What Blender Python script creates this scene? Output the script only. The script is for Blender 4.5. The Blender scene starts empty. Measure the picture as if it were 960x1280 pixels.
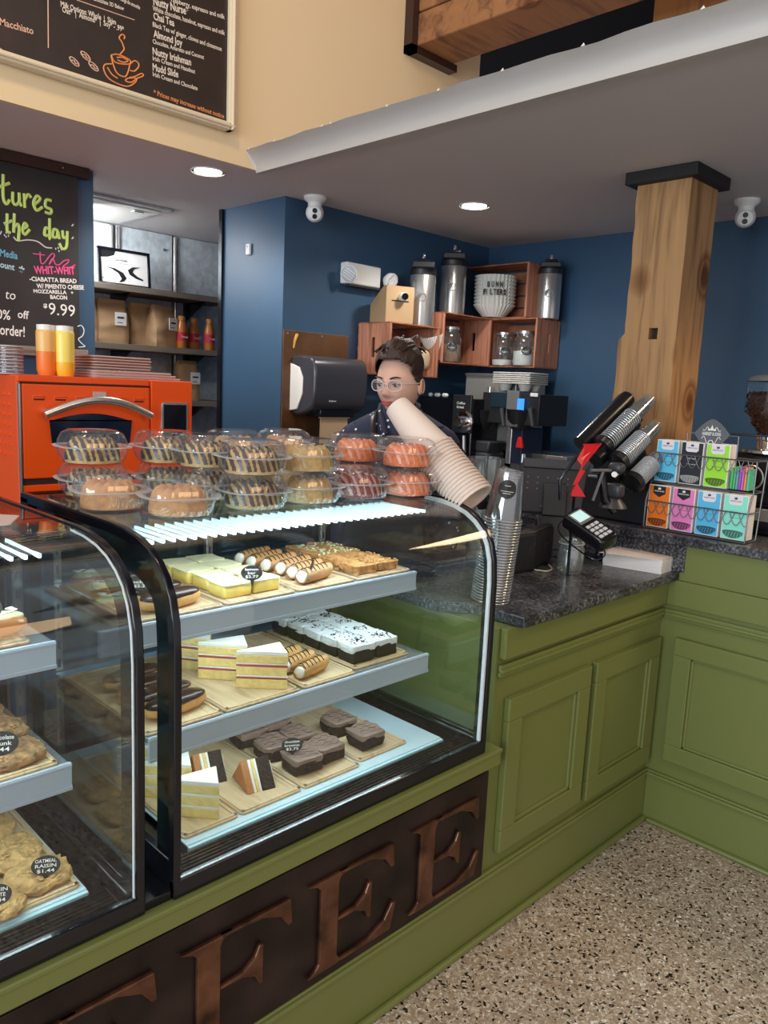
import bpy, math, random
import numpy as np
from mathutils import Vector, Matrix, noise
S = bpy.context.scene
COL = S.collection
random.seed(7)
PI = math.pi
# ---------------- camera: eye at x=0 y=0; X runs along the service counter, Y goes behind it
H = 1.6
FPX = 976.0
def nrm(v): v = np.array(v, float); return v/np.linalg.norm(v)
_a = nrm([990, -110, FPX]); _b = nrm([-985, -202, FPX]); _b = nrm(_b-_a*(_a@_b)); _d = np.cross(_a, _b)
if _d[1] > 0: _d = -_d
RM = np.stack([_a, _b, _d])
cd = bpy.data.cameras.new('camera'); cam = bpy.data.objects.new('camera', cd); COL.objects.link(cam)
M = Matrix.Identity(4)
for i in range(3):
    M[i][0] = RM[i][0]; M[i][1] = -RM[i][1]; M[i][2] = -RM[i][2]
M[0][3] = 0; M[1][3] = 0; M[2][3] = H
cam.matrix_world = M
cd.sensor_fit = 'VERTICAL'; cd.sensor_height = 36; cd.sensor_width = 27; cd.lens = FPX/1280*36
cd.clip_start = .02; cd.clip_end = 60
S.camera = cam
# ---------------- world, large lights, exposure
W = bpy.data.worlds.new('world'); S.world = W; W.use_nodes = True
W.node_tree.nodes['Background'].inputs[0].default_value = (.62, .60, .62, 1)
W.node_tree.nodes['Background'].inputs[1].default_value = .92
def area(name, loc, target, sx, sy, power, color, spread=PI):
    l = bpy.data.lights.new(name, 'AREA'); l.shape = 'RECTANGLE'; l.size = sx; l.size_y = sy
    l.energy = power; l.color = color; l.spread = spread
    o = bpy.data.objects.new(name, l); COL.objects.link(o); o.location = loc
    o.rotation_euler = (Vector(target)-Vector(loc)).to_track_quat('-Z', 'Y').to_euler(); return o
area('window_daylight', (-5, .2, 2.2), (2.7, .8, 1.0), 4.5, 2.6, 265, (.78, .92, 1.0))
area('hall_lamps', (1.2, -4.2, 3.6), (1.6, 2.0, 1.3), 3.5, 1.2, 58, (1.0, .62, .30))
area('hall_pendants', (.2, 1.3, 4.3), (.6, 2.95, 3.0), .35, .35, 24, (1.0, .74, .44))
area('back_room_fill', (1.75, 4.35, 2.40), (2.5, 4.75, 1.85), .4, .25, 13, (.93, .97, 1.0))  # added fill light for the back wall, no such fixture visible
S.view_settings.view_transform = 'Standard'; S.view_settings.look = 'None'
S.view_settings.gamma = 1; S.view_settings.use_curve_mapping = False
S.view_settings.exposure = 0.2

# ---------------- measuring helpers: a sight line met with a real plane of the room
def ray(x, y): return RM @ np.array([x-480, y-640, FPX])
def onZ(x, y, z): r = ray(x, y); t = (z-H)/r[2]; return Vector((r[0]*t, r[1]*t, z))
def onX(x, y, X): r = ray(x, y); t = X/r[0]; return Vector((X, r[1]*t, r[2]*t+H))
def onY(x, y, Y): r = ray(x, y); t = Y/r[1]; return Vector((r[0]*t, Y, r[2]*t+H))
def at(x, y, d): r = ray(x, y)*(d/FPX); return Vector((r[0], r[1], r[2]+H))
CR = Vector(RM[:, 0]); CU = Vector(-RM[:, 1]); CF = Vector(RM[:, 2])
ORD = ['first', 'second', 'third', 'fourth', 'fifth', 'sixth', 'seventh', 'eighth', 'ninth', 'tenth', 'eleventh', 'twelfth', 'thirteenth', 'fourteenth', 'fifteenth', 'sixteenth', 'seventeenth', 'eighteenth', 'nineteenth', 'twentieth', 'twenty-first', 'twenty-second', 'twenty-third', 'twenty-fourth', 'twenty-fifth', 'twenty-sixth', 'twenty-seventh', 'twenty-eighth', 'twenty-ninth', 'thirtieth', 'thirty-first', 'thirty-second', 'thirty-third', 'thirty-fourth', 'thirty-fifth', 'thirty-sixth']

# ---------------- materials
MAT = {}
def mat(n, col, rough=.5, metal=0, emit=None, es=0, bump=0, bs=60, var=0, vs=8, spec=.5, sub=0):
    m = bpy.data.materials.new(n); m.use_nodes = True; nt = m.node_tree; b = nt.nodes['Principled BSDF']
    c = (*col, 1); b.inputs['Base Color'].default_value = c
    b.inputs['Roughness'].default_value = rough; b.inputs['Metallic'].default_value = metal
    b.inputs['Specular IOR Level'].default_value = spec
    if sub:
        b.inputs['Subsurface Weight'].default_value = sub; b.inputs['Subsurface Radius'].default_value = (.02, .008, .004)
    tc = nt.nodes.new('ShaderNodeTexCoord')
    if var:
        nz = nt.nodes.new('ShaderNodeTexNoise'); nz.inputs['Scale'].default_value = vs; nz.inputs['Detail'].default_value = 5
        nt.links.new(tc.outputs['Object'], nz.inputs['Vector'])
        r = nt.nodes.new('ShaderNodeValToRGB'); r.color_ramp.elements[0].position = .3; r.color_ramp.elements[1].position = .7
        r.color_ramp.elements[0].color = (*[max(0, k*(1-var)) for k in col], 1); r.color_ramp.elements[1].color = (*[min(1, k*(1+var)) for k in col], 1)
        nt.links.new(nz.outputs['Fac'], r.inputs['Fac']); nt.links.new(r.outputs['Color'], b.inputs['Base Color'])
    if bump:
        nz2 = nt.nodes.new('ShaderNodeTexNoise'); nz2.inputs['Scale'].default_value = bs; nz2.inputs['Detail'].default_value = 4
        nt.links.new(tc.outputs['Object'], nz2.inputs['Vector'])
        bp = nt.nodes.new('ShaderNodeBump'); bp.inputs['Strength'].default_value = bump; bp.inputs['Distance'].default_value = .004
        nt.links.new(nz2.outputs['Fac'], bp.inputs['Height']); nt.links.new(bp.outputs['Normal'], b.inputs['Normal'])
    if emit:
        b.inputs['Emission Color'].default_value = (*emit, 1); b.inputs['Emission Strength'].default_value = es
    MAT[n] = m; return m
def ramp(nt, stops):
    r = nt.nodes.new('ShaderNodeValToRGB'); cr = r.color_ramp
    while len(cr.elements) < len(stops): cr.elements.new(.5)
    for e, (p, c) in zip(cr.elements, stops): e.position = p; e.color = (*c, 1)
    return r
def wood(n, c1, c2, scale=(30, 30, 2.5), rough=.6, knots=False, bump=.3):
    m = mat(n, c1, rough); nt = m.node_tree; b = nt.nodes['Principled BSDF']
    tc = nt.nodes.new('ShaderNodeTexCoord'); mp = nt.nodes.new('ShaderNodeMapping'); mp.inputs['Scale'].default_value = scale
    nt.links.new(tc.outputs['Object'], mp.inputs['Vector'])
    nz = nt.nodes.new('ShaderNodeTexNoise'); nz.inputs['Scale'].default_value = 1; nz.inputs['Detail'].default_value = 8; nz.inputs['Distortion'].default_value = .8
    nt.links.new(mp.outputs[0], nz.inputs['Vector'])
    r = ramp(nt, [(.3, c2), (.5, c1), (.72, tuple(k*1.15 for k in c1))]); nt.links.new(nz.outputs['Fac'], r.inputs['Fac'])
    out = r.outputs['Color']
    if knots:
        v = nt.nodes.new('ShaderNodeTexVoronoi'); v.inputs['Scale'].default_value = 3.1; mk = nt.nodes.new('ShaderNodeMapping'); mk.inputs['Scale'].default_value = (1, 1, .75)
        nt.links.new(tc.outputs['Object'], mk.inputs['Vector']); nt.links.new(mk.outputs[0], v.inputs['Vector'])
        kr = ramp(nt, [(.0, (.14, .07, .04)), (.12, (.35, .22, .13)), (.17, (.8, .7, .6)), (.2, (.5, .38, .28)), (.27, (1, 1, 1))]); nt.links.new(v.outputs['Distance'], kr.inputs['Fac'])
        mx = nt.nodes.new('ShaderNodeMix'); mx.data_type = 'RGBA'; mx.blend_type = 'MULTIPLY'; mx.inputs[0].default_value = 1
        nt.links.new(out, mx.inputs[6]); nt.links.new(kr.outputs['Color'], mx.inputs[7]); out = mx.outputs[2]
    nt.links.new(out, b.inputs['Base Color'])
    bp = nt.nodes.new('ShaderNodeBump'); bp.inputs['Strength'].default_value = bump; bp.inputs['Distance'].default_value = .003
    nt.links.new(nz.outputs['Fac'], bp.inputs['Height']); nt.links.new(bp.outputs['Normal'], b.inputs['Normal'])
    return m
def glass(n, tint=(1, 1, 1), base=.05, rough=.0, k=.8, dif=0):
    m = bpy.data.materials.new(n); m.use_nodes = True; nt = m.node_tree; nt.nodes.clear()
    o = nt.nodes.new('ShaderNodeOutputMaterial'); t = nt.nodes.new('ShaderNodeBsdfTransparent'); t.inputs[0].default_value = (*tint, 1)
    g = nt.nodes.new('ShaderNodeBsdfGlossy'); g.inputs['Roughness'].default_value = rough
    lw = nt.nodes.new('ShaderNodeLayerWeight'); lw.inputs[0].default_value = .5
    p = nt.nodes.new('ShaderNodeMath'); p.operation = 'POWER'; p.inputs[1].default_value = 4; nt.links.new(lw.outputs['Facing'], p.inputs[0])
    a = nt.nodes.new('ShaderNodeMath'); a.operation = 'MULTIPLY_ADD'; a.inputs[1].default_value = k; a.inputs[2].default_value = base; a.use_clamp = True
    nt.links.new(p.outputs[0], a.inputs[0])
    mx = nt.nodes.new('ShaderNodeMixShader'); nt.links.new(a.outputs[0], mx.inputs[0]); nt.links.new(t.outputs[0], mx.inputs[1]); nt.links.new(g.outputs[0], mx.inputs[2])
    out = mx
    if dif:
        df = nt.nodes.new('ShaderNodeBsdfDiffuse'); df.inputs[0].default_value = (.8, .85, .9, 1)
        m2 = nt.nodes.new('ShaderNodeMixShader'); m2.inputs[0].default_value = dif; nt.links.new(mx.outputs[0], m2.inputs[1]); nt.links.new(df.outputs[0], m2.inputs[2]); out = m2
    nt.links.new(out.outputs[0], o.inputs[0]); MAT[n] = m; return m
green = mat('green_paint', (.158, .180, .052), .35, bump=.03, bs=30)
navy = mat('navy_paint', (.034, .085, .160), .42, bump=.05, bs=40)
cream = mat('cream_paint', (.76, .60, .38), .6, bump=.04, bs=30)
ceilm = mat('ceiling_paint', (.60, .56, .56), .75)
black = mat('black_metal', (.006, .006, .009), .16)
blackp = mat('black_plastic', (.014, .014, .017), .42)
darkp = mat('charcoal_plastic', (.035, .035, .042), .38)
graym = mat('grey_plastic', (.16, .155, .16), .4)
white = mat('white_plastic', (.8, .8, .78), .4)
whitem = mat('white_paint', (.7, .68, .64), .5)
steel = mat('brushed_steel', (.58, .57, .55), .26, .85)
galv = mat('galvanised_steel', (.62, .68, .72), .45, .15, var=.2, vs=25)
chrome = mat('chrome', (.8, .8, .8), .08, 1)
orange = mat('orange_enamel', (.80, .082, .006), .3)
seam = mat('dark_seam', (.02, .008, .006), .7)
paper = mat('white_paper', (.82, .8, .78), .7)
cupm = mat('cream_cup_paper', (.72, .60, .52), .55)
glasspane = glass('case_glass', (.955, .985, .98), .045)
jarglass = glass('jar_glass', (.88, .92, .92), .15, 0, .8, .03)
plast = glass('clear_plastic', (.975, .98, .985), .10, .05, .8, .03)
cupclear = glass('clear_cup_plastic', (.96, .965, .97), .12, .1, .8, .04)
tipglass = glass('tip_jar_glass', (.86, .9, .9), .26, .02, .7, .06)
rimclear = glass('highlight_rim', (.9, .9, .92), .35, .15, .5, .35)  # pale diffuse mix puts the rims' highlight lines into the colour
mirror = mat('dark_rear_mirror', (.10, .15, .19), .12, .85)
ledm = mat('led_light', (1, 1, 1), .5, emit=(.78, .95, 1.0), es=4.5)
lampm = mat('lamp_diffuser', (1, 1, 1), .5, emit=(1, .96, .9), es=14)
raily = mat('shelf_rail', (.42, .50, .60), .3)
deckm = mat('white_deck', (.55, .72, .80), .2)
board = wood('bamboo_board', (.62, .47, .28), (.45, .31, .16), (60, 5, 60), .5)
tanboard = wood('tan_board', (.55, .38, .22), (.35, .2, .1), (60, 5, 60), .5)
cratew = wood('stained_crate_wood', (.36, .135, .065), (.17, .05, .025), (12, 12, 12), .55)
crater = wood('reddish_crate_end', (.48, .20, .12), (.26, .09, .05), (50, 50, 3), .55)
postw = wood('weathered_post_wood', (.46, .25, .105), (.19, .09, .04), (22, 22, 1.6), .75, True, .9)
beamw = wood('beam_wood', (.30, .13, .05), (.12, .045, .02), (2, 14, 14), .7, True, .6)
greyw = wood('grey_shelf_wood', (.20, .165, .135), (.10, .08, .065), (3, 30, 30), .7)
darktrim = mat('dark_trim', (.035, .014, .010), .35)
chalk = mat('chalkboard_slate', (.022, .020, .022), .55, var=.35, vs=5)
menum = mat('menu_board_black', (.028, .018, .014), .35, var=.2, vs=10)
kraft = mat('kraft_paper', (.40, .25, .13), .75, bump=.6, bs=20, var=.1)
kraftb = mat('kraft_card', (.46, .30, .16), .7)
copper = mat('copper_letter', (.14, .062, .036), .33, .7, var=.7, vs=14, bump=.3, bs=12)
coppat = mat('dark_copper_panel', (.026, .015, .013), .42, .5, var=.7, vs=7, bump=.4, bs=9)
brownb = mat('brown_backing_board', (.10, .042, .014), .5, var=.3, vs=10)
def granite():
    m = mat('charcoal_granite', (.04, .04, .045), .3); nt = m.node_tree; b = nt.nodes['Principled BSDF']
    tc = nt.nodes.new('ShaderNodeTexCoord'); n1 = nt.nodes.new('ShaderNodeTexNoise'); n1.inputs['Scale'].default_value = 120; n1.inputs['Detail'].default_value = 6
    n2 = nt.nodes.new('ShaderNodeTexNoise'); n2.inputs['Scale'].default_value = 9; n2.inputs['Detail'].default_value = 6
    for q in (n1, n2): nt.links.new(tc.outputs['Object'], q.inputs['Vector'])
    a = nt.nodes.new('ShaderNodeMath'); a.operation = 'MULTIPLY_ADD'; a.inputs[1].default_value = .45; nt.links.new(n2.outputs['Fac'], a.inputs[0]); nt.links.new(n1.outputs['Fac'], a.inputs[2])
    r = ramp(nt, [(.58, (.012, .012, .016)), (.72, (.045, .045, .052)), (.86, (.13, .13, .145)), (.96, (.28, .27, .27))]); nt.links.new(a.outputs[0], r.inputs['Fac'])
    nt.links.new(r.outputs['Color'], b.inputs['Base Color']); return m
gran = granite()
def terrazzo():
    m = mat('terrazzo', (.4, .3, .2), .32); nt = m.node_tree; b = nt.nodes['Principled BSDF']
    tc = nt.nodes.new('ShaderNodeTexCoord')
    nz = nt.nodes.new('ShaderNodeTexNoise'); nz.inputs['Scale'].default_value = 60; nz.inputs['Detail'].default_value = 2
    nt.links.new(tc.outputs['Object'], nz.inputs['Vector'])
    mxv = nt.nodes.new('ShaderNodeMix'); mxv.data_type = 'RGBA'; mxv.blend_type = 'LINEAR_LIGHT'; mxv.inputs[0].default_value = .012
    nt.links.new(tc.outputs['Object'], mxv.inputs[6]); nt.links.new(nz.outputs['Color'], mxv.inputs[7])
    v = nt.nodes.new('ShaderNodeTexVoronoi'); v.inputs['Scale'].default_value = 135; nt.links.new(mxv.outputs[2], v.inputs['Vector'])
    sep = nt.nodes.new('ShaderNodeSeparateColor'); nt.links.new(v.outputs['Color'], sep.inputs[0])
    r = ramp(nt, [(.0, (.006, .006, .008)), (.06, (.008, .008, .010)), (.075, (.38, .30, .23)), (.45, (.48, .41, .33)), (.7, (.60, .54, .46)), (.9, (.28, .21, .16)), (.96, (.78, .74, .68))])
    r.color_ramp.interpolation = 'CONSTANT'; nt.links.new(sep.outputs[0], r.inputs['Fac'])
    v2 = nt.nodes.new('ShaderNodeTexVoronoi'); v2.feature = 'DISTANCE_TO_EDGE'; v2.inputs['Scale'].default_value = 135; nt.links.new(mxv.outputs[2], v2.inputs['Vector'])
    r2 = ramp(nt, [(.02, (.62, .54, .46)), (.1, (1, 1, 1))]); nt.links.new(v2.outputs['Distance'], r2.inputs['Fac'])
    mx = nt.nodes.new('ShaderNodeMix'); mx.data_type = 'RGBA'; mx.blend_type = 'MULTIPLY'; mx.inputs[0].default_value = .9
    nt.links.new(r.outputs['Color'], mx.inputs[6]); nt.links.new(r2.outputs['Color'], mx.inputs[7]); nt.links.new(mx.outputs[2], b.inputs['Base Color']); return m
terr = terrazzo()

# ---------------- mesh builder
class MB:
    def __init__(s, o=(0, 0, 0)): s.v = []; s.f = []; s.o = Vector(o); s.M = Matrix.Identity(4)
    def add(s, vs, fs, M=None):
        k = len(s.v); MM = s.M if M is None else s.M @ M
        s.v += [MM @ Vector(p) for p in vs]; s.f += [tuple(i+k for i in q) for q in fs]; return s
    def box(s, x0, y0, z0, x1, y1, z1, M=None):
        return s.add([(x0, y0, z0), (x1, y0, z0), (x1, y1, z0), (x0, y1, z0), (x0, y0, z1), (x1, y0, z1), (x1, y1, z1), (x0, y1, z1)],
                     [(0, 3, 2, 1), (4, 5, 6, 7), (0, 1, 5, 4), (1, 2, 6, 5), (2, 3, 7, 6), (3, 0, 4, 7)], M)
    def cb(s, c, sz, M=None): 
        c = Vector(c); return s.box(c.x-sz[0]/2, c.y-sz[1]/2, c.z-sz[2]/2, c.x+sz[0]/2, c.y+sz[1]/2, c.z+sz[2]/2, M)
    def lathe(s, pr, n=24, M=None, cap0=True, cap1=True, fn=None):
        vs = []; 
        for r, z in pr:
            for i in range(n):
                a = 2*PI*i/n; rr = r*(fn(a, z) if fn else 1); vs.append((rr*math.cos(a), rr*math.sin(a), z))
        fs = [(j*n+i, j*n+(i+1) % n, (j+1)*n+(i+1) % n, (j+1)*n+i) for j in range(len(pr)-1) for i in range(n)]
        if cap0: fs.append(tuple(range(n-1, -1, -1)))
        if cap1: fs.append(tuple(range((len(pr)-1)*n, len(pr)*n)))
        return s.add(vs, fs, M)
    def cyl(s, p0, p1, r0, r1=None, n=16):
        r1 = r0 if r1 is None else r1; p0 = Vector(p0); p1 = Vector(p1); d = p1-p0
        M = Matrix.Translation(p0) @ d.to_track_quat('Z', 'Y').to_matrix().to_4x4()
        return s.lathe([(r0, 0), (r1, d.length)], n, M)
    def tube(s, pts, r, n=8, closed=False):
        pts = [Vector(p) for p in pts]; m = len(pts); rs = r if isinstance(r, (list, tuple)) else [r]*m; vs = []
        up = None
        for i, p in enumerate(pts):
            a = pts[(i-1) % m] if (closed or i) else p; b = pts[(i+1) % m] if (closed or i < m-1) else p
            t = (b-a).normalized()
            if up is None: up = t.orthogonal().normalized()
            up = (up-t*up.dot(t)); up = up.normalized() if up.length > 1e-6 else t.orthogonal().normalized()
            w = t.cross(up)
            for k in range(n): an = 2*PI*k/n; vs.append(p+(up*math.cos(an)+w*math.sin(an))*rs[i])
        fs = [(j*n+i, j*n+(i+1) % n, (j+1)*n+(i+1) % n, (j+1)*n+i) for j in range(m-1) for i in range(n)]
        if closed: fs += [((m-1)*n+i, (m-1)*n+(i+1) % n, (i+1) % n, i) for i in range(n)]
        else: fs += [tuple(range(n-1, -1, -1)), tuple(range((m-1)*n, m*n))]
        return s.add(vs, fs)
    def prism(s, poly, a, b, M=None):      # polygon in local x,y extruded a..b along z
        n = len(poly); ar = sum(poly[i][0]*poly[(i+1) % n][1]-poly[(i+1) % n][0]*poly[i][1] for i in range(n))
        if ar < 0: poly = poly[::-1]
        vs = [(x, y, a) for x, y in poly]+[(x, y, b) for x, y in poly]
        return s.add(vs, [tuple(range(n-1, -1, -1)), tuple(range(n, 2*n))]+[(i, (i+1) % n, n+(i+1) % n, n+i) for i in range(n)], M)
    def strip(s, A, B, x0, x1):            # section between two (y,z) paths, extruded along X
        n = len(A); vs = [(x0, *p) for p in A]+[(x0, *p) for p in B]+[(x1, *p) for p in A]+[(x1, *p) for p in B]; fs = []
        for i in range(n-1):
            fs += [(i, n+i, n+i+1, i+1), (2*n+i, 2*n+i+1, 3*n+i+1, 3*n+i), (i, i+1, 2*n+i+1, 2*n+i), (n+i, 3*n+i, 3*n+i+1, n+i+1)]
        fs += [(0, 2*n, 3*n, n), (n-1, 2*n-1, 4*n-1, 3*n-1)]
        return s.add(vs, fs)
    def blob(s, c, r, e=2., n=20, m=12, amp=0, fr=30, M=None, seed=0, bottom=None, amp2=0):
        vs = []; ex = 2./e
        sg = lambda a: math.copysign(abs(a)**ex, a)
        for j in range(m+1):
            ph = -PI/2+PI*j/m
            for i in range(n):
                th = 2*PI*i/n; cp = abs(math.cos(ph))**ex
                d = Vector((cp*sg(math.cos(th)), cp*sg(math.sin(th)), sg(math.sin(ph))))
                p = Vector((d.x*r[0], d.y*r[1], d.z*r[2]))
                if amp: p += d*amp*noise.noise(Vector((p.x*fr+seed*7.3, p.y*fr, p.z*fr+c[0]*50)))
                if amp2: p += d*amp2*(abs(noise.noise(p*130+Vector((seed, 0, 0))))*2-.5)+d*amp2*.7*noise.noise(p*260)
                if bottom is not None and p.z < -r[2]*bottom: p.z = -r[2]*bottom
                vs.append(p+Vector(c))
        fs = [(j*n+i, j*n+(i+1) % n, (j+1)*n+(i+1) % n, (j+1)*n+i) for j in range(m) for i in range(n)]
        return s.add(vs, fs, M)
    def build(s, name, m, parent=None, bev=0, smooth=True, seg=2):
        o = s.o if parent is None or s.o.length else Vector((0, 0, 0))
        me = bpy.data.meshes.new(name); me.from_pydata([tuple(p-s.o) for p in s.v], [], s.f); me.materials.append(m)
        me.validate(); 
        if smooth:
            me.polygons.foreach_set('use_smooth', [True]*len(me.polygons)); me.set_sharp_from_angle(angle=math.radians(38))
        ob = bpy.data.objects.new(name, me); COL.objects.link(ob)
        if parent is not None: ob.parent = parent
        else: ob.location = s.o
        if bev:
            b = ob.modifiers.new('bevel', 'BEVEL'); b.width = bev; b.segments = seg; b.limit_method = 'ANGLE'; b.angle_limit = math.radians(40)
            b.harden_normals = False
        return ob
def tag(o, label=None, cat=None, group=None, kind=None):
    if label: o['label'] = label
    if cat: o['category'] = cat
    if group: o['group'] = group
    if kind: o['kind'] = kind
    return o
def thing(name, label, cat, loc, rz=0, group=None):
    o = bpy.data.objects.new(name, None); o.empty_display_size = .05; COL.objects.link(o); o.location = loc; o.rotation_euler = (0, 0, rz)
    return tag(o, label, cat, group)
def copy_tree(o, parent=None):
    c = o.copy(); COL.objects.link(c); c.parent = parent
    for ch in list(o.children): copy_tree(ch, c)
    return c
def struct(name, mb, m, bev=0): return tag(mb.build(name, m, None, bev, smooth=False), kind='structure')
def bez(pts, k=8):                         # smooth a control polyline (Catmull-Rom)
    P = [Vector(p) for p in pts]; P = [P[0]*2-P[1]]+P+[P[-1]*2-P[-2]]; out = []
    for i in range(1, len(P)-2):
        for j in range(k):
            t = j/k; a, b, c, d = P[i-1:i+3]
            out.append(.5*((2*b)+(c-a)*t+(2*a-5*b+4*c-d)*t*t+(-a+3*b-3*c+d)*t*t*t))
    out.append(P[-2]); return out
def axes(origin, xdir, zdir):              # frame with local x and z along the given directions
    x = Vector(xdir).normalized(); z = Vector(zdir); z = (z-x*z.dot(x)).normalized(); y = z.cross(x)
    m = Matrix.Identity(4)
    for i in range(3): m[i][0] = x[i]; m[i][1] = y[i]; m[i][2] = z[i]; m[i][3] = origin[i]
    return m
TXT = {}
def text_mesh(s, ext=0.0, off=0.0, res=2):
    c = bpy.data.curves.new('t', 'FONT'); c.body = s; c.size = 1; c.extrude = ext; c.offset = off; c.resolution_u = res
    ob = bpy.data.objects.new('t', c); COL.objects.link(ob); bpy.context.view_layer.update()
    me = bpy.data.meshes.new_from_object(ob.evaluated_get(bpy.context.evaluated_depsgraph_get()))
    bpy.data.objects.remove(ob); vs = [v.co.copy() for v in me.vertices]; fs = [tuple(p.vertices) for p in me.polygons]; bpy.data.meshes.remove(me)
    return vs, fs
def lettering(mb, s, M, width=None, height=.02, off=0.0, shear=0, seed=None):
    """text laid in the local xy plane of M, cap height = height, width fitted if given"""
    if (s, off) not in TXT: TXT[(s, off)] = text_mesh(s, 0.02, off)
    vs, fs = TXT[(s, off)]
    if not vs: return
    x0 = min(v.x for v in vs); x1 = max(v.x for v in vs); k = height/.70; kx = width/(x1-x0) if width else k
    mb.add([((v.x-x0)*kx+shear*v.y*k, v.y*k, v.z*k*.25) for v in vs], fs, M)
def wallM(p):                              # plane facing -Y at point p
    return Matrix.Translation(p) @ Matrix.Rotation(PI/2, 4, 'X')
# ================= THE SETTING
ZC = 2.5; YW = 3.218; XW = 4.068
struct('floor', MB().box(-3.5, -4, -.05, 4.3, 5.2, 0), terr)
struct('ceiling', MB().box(2.09, -3.5, ZC, 4.3, 5.0, ZC+.05).box(-1.2, 2.976, ZC, 2.09, 5.0, ZC+.05), ceilm)
struct('wall_upper', MB().box(-1.6, 2.955, ZC+.05, 3.55, 3.05, 4.6).box(-1.6, 2.955, ZC, 2.09, 2.975, ZC+.05), cream)
struct('wall_right', MB().box(XW, -3.5, 0, XW+.1, 5, ZC), navy)
struct('wall_partition', MB().box(2.45, YW, 0, XW, 3.75, ZC), navy)
struct('wall_left', MB().box(-1.2, 3.6, 0, 1.655, 3.75, ZC), navy)
# back room: galvanised panels with seams
wb = tag(MB().box(.9, 4.72, 0, 4.3, 4.8, ZC).build('wall_back', graym, smooth=False), kind='structure')
for i, (x0, x1) in enumerate([(1.2, 1.72), (1.74, 2.26), (2.30, 2.68), (2.72, 3.12), (3.18, 3.9)]):
    MB((0, 4.72, 0)).box(x0, 4.70, .02, x1, 4.72, ZC-.004).build('panel', galv, wb, .002)
for x in (2.27, 2.315, 2.70, 3.10, 3.135, 3.17):
    MB((0, 4.72, 0)).tube([(x, 4.695, .02), (x, 4.695, ZC-.01)], .012, 8).build('seam_strip', steel, wb)
for x, z in ((2.10, 2.40), (2.62, 2.40), (2.1, 1.9)):
    MB((0, 4.72, 0)).cyl((x, 4.69, z), (x, 4.70, z), .008, .008, 10).build('rivet', graym, wb)
for w in (wb,):
    for ch in w.children: ch.matrix_parent_inverse = Matrix.Identity(4)
wb.location = (0, 0, 0)
for ch in wb.children: ch.location = (0, 4.72, 0)
# fascia of the dropped ceiling: hollow curved metal cove along X = 2.09
A = [(0, ZC-.005), (-.003, ZC+.018), (-.012, ZC+.038), (-.032, ZC+.056), (-.058, ZC+.070)]
fas = MB()
vs = []; fs = []
ys = [2.955-.08*i for i in range(66)]
for j, y in enumerate(ys):
    for k, (dx, z) in enumerate(A):
        wob = (.006*noise.noise(Vector((y*5, 0, 1)))+.004*noise.noise(Vector((y*17, 3, 1)))) if k == len(A)-1 else 0
        vs.append((2.088+dx, y, z+wob))
    for k, (dx, z) in reversed(list(enumerate(A))):
        wob = (.006*noise.noise(Vector((y*5, 0, 1)))+.004*noise.noise(Vector((y*17, 3, 1)))) if k == len(A)-1 else 0
        vs.append((2.094+dx, y, z+wob+.003))
n = 10
for j in range(len(ys)-1):
    for i in range(n): fs.append((j*n+i, (j+1)*n+i, (j+1)*n+(i+1) % n, j*n+(i+1) % n))
fs.append(tuple(range(n)))
fs.append(tuple(range((len(ys)-1)*n, len(ys)*n)))
fas.add(vs, fs)
fas.box(2.087, -2.3, ZC-.012, 2.12, 2.955, ZC+.0)
fo = tag(fas.build('trim_1', mat('fascia_paint', (.50, .47, .45), .5, .1), None), kind='structure')
tag(MB().prism([(2.088, ZC-.004), (2.030, ZC+.070), (2.09, ZC+.070)], 2.953, 2.958, Matrix(((1, 0, 0, 0), (0, 0, 1, 0), (0, 1, 0, 0), (0, 0, 0, 1)))).build('trim_2', whitem, None), kind='structure')
# crumpled foil tabs sticking up on the fascia edge
for y in (2.93, 2.75, 2.45, 2.40, 2.1, 1.86, 1.60, 1.32, .98):
    MB().add([(2.028, y-.007, ZC+.068), (2.028, y+.007, ZC+.068), (2.032, y, ZC+.078), (2.045, y, ZC+.068)], [(0, 1, 2), (1, 3, 2), (3, 0, 2), (0, 3, 1)]).build('foil_tab', whitem, fo)
# trimmed opening in the upper wall with timber beams behind
ZB = 3.27
struct('trim_3', MB().box(2.955, 2.90, ZB-.035, 2.995, 2.955, 4.6).box(2.955, 2.90, ZB-.035, 3.30, 2.955, ZB), darktrim)
void = mat('dark_void', (.010, .010, .014), .8)  # near-black sheets stand for the unlit space above the low ceiling
struct('void_back', MB().box(3.55, 4.4, ZC+.05, 9, 4.5, 8), void)
struct('void_side', MB().box(8, -4, ZC+.05, 8.1, 4.4, 8), void)
struct('void_top', MB().box(3.0, -4, 6.0, 9, 4.4, 6.1), void)
bm1 = thing('timber_beam', 'thick rough brown timber beam running out from the dark trim on the upper wall', 'beam', (3.1, 2.9, 3.3))
for k, (z0, z1) in enumerate([(ZB+.002, 3.42), (3.425, 3.60), (3.605, 3.80)]):
    MB((3.1, 2.9, 3.3)).box(2.998, -1.0, z0, 3.28, 2.95, z1).build('plank', beamw, bm1, .006)
bp = thing('timber_beam', 'lighter orange timber beam above the grey ceiling edge at the top right', 'beam', (3.7, 2.0, 3.4))
MB((3.7, 2.0, 3.4)).box(3.64, 1.3, 2.9, 4.35, 2.0, 4.6).build('beam_end', wood('orange_beam', (.50, .24, .08), (.3, .12, .04), (8, 8, 1), .6), bp, .008)
# baseboard etc are part of the counter

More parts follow.
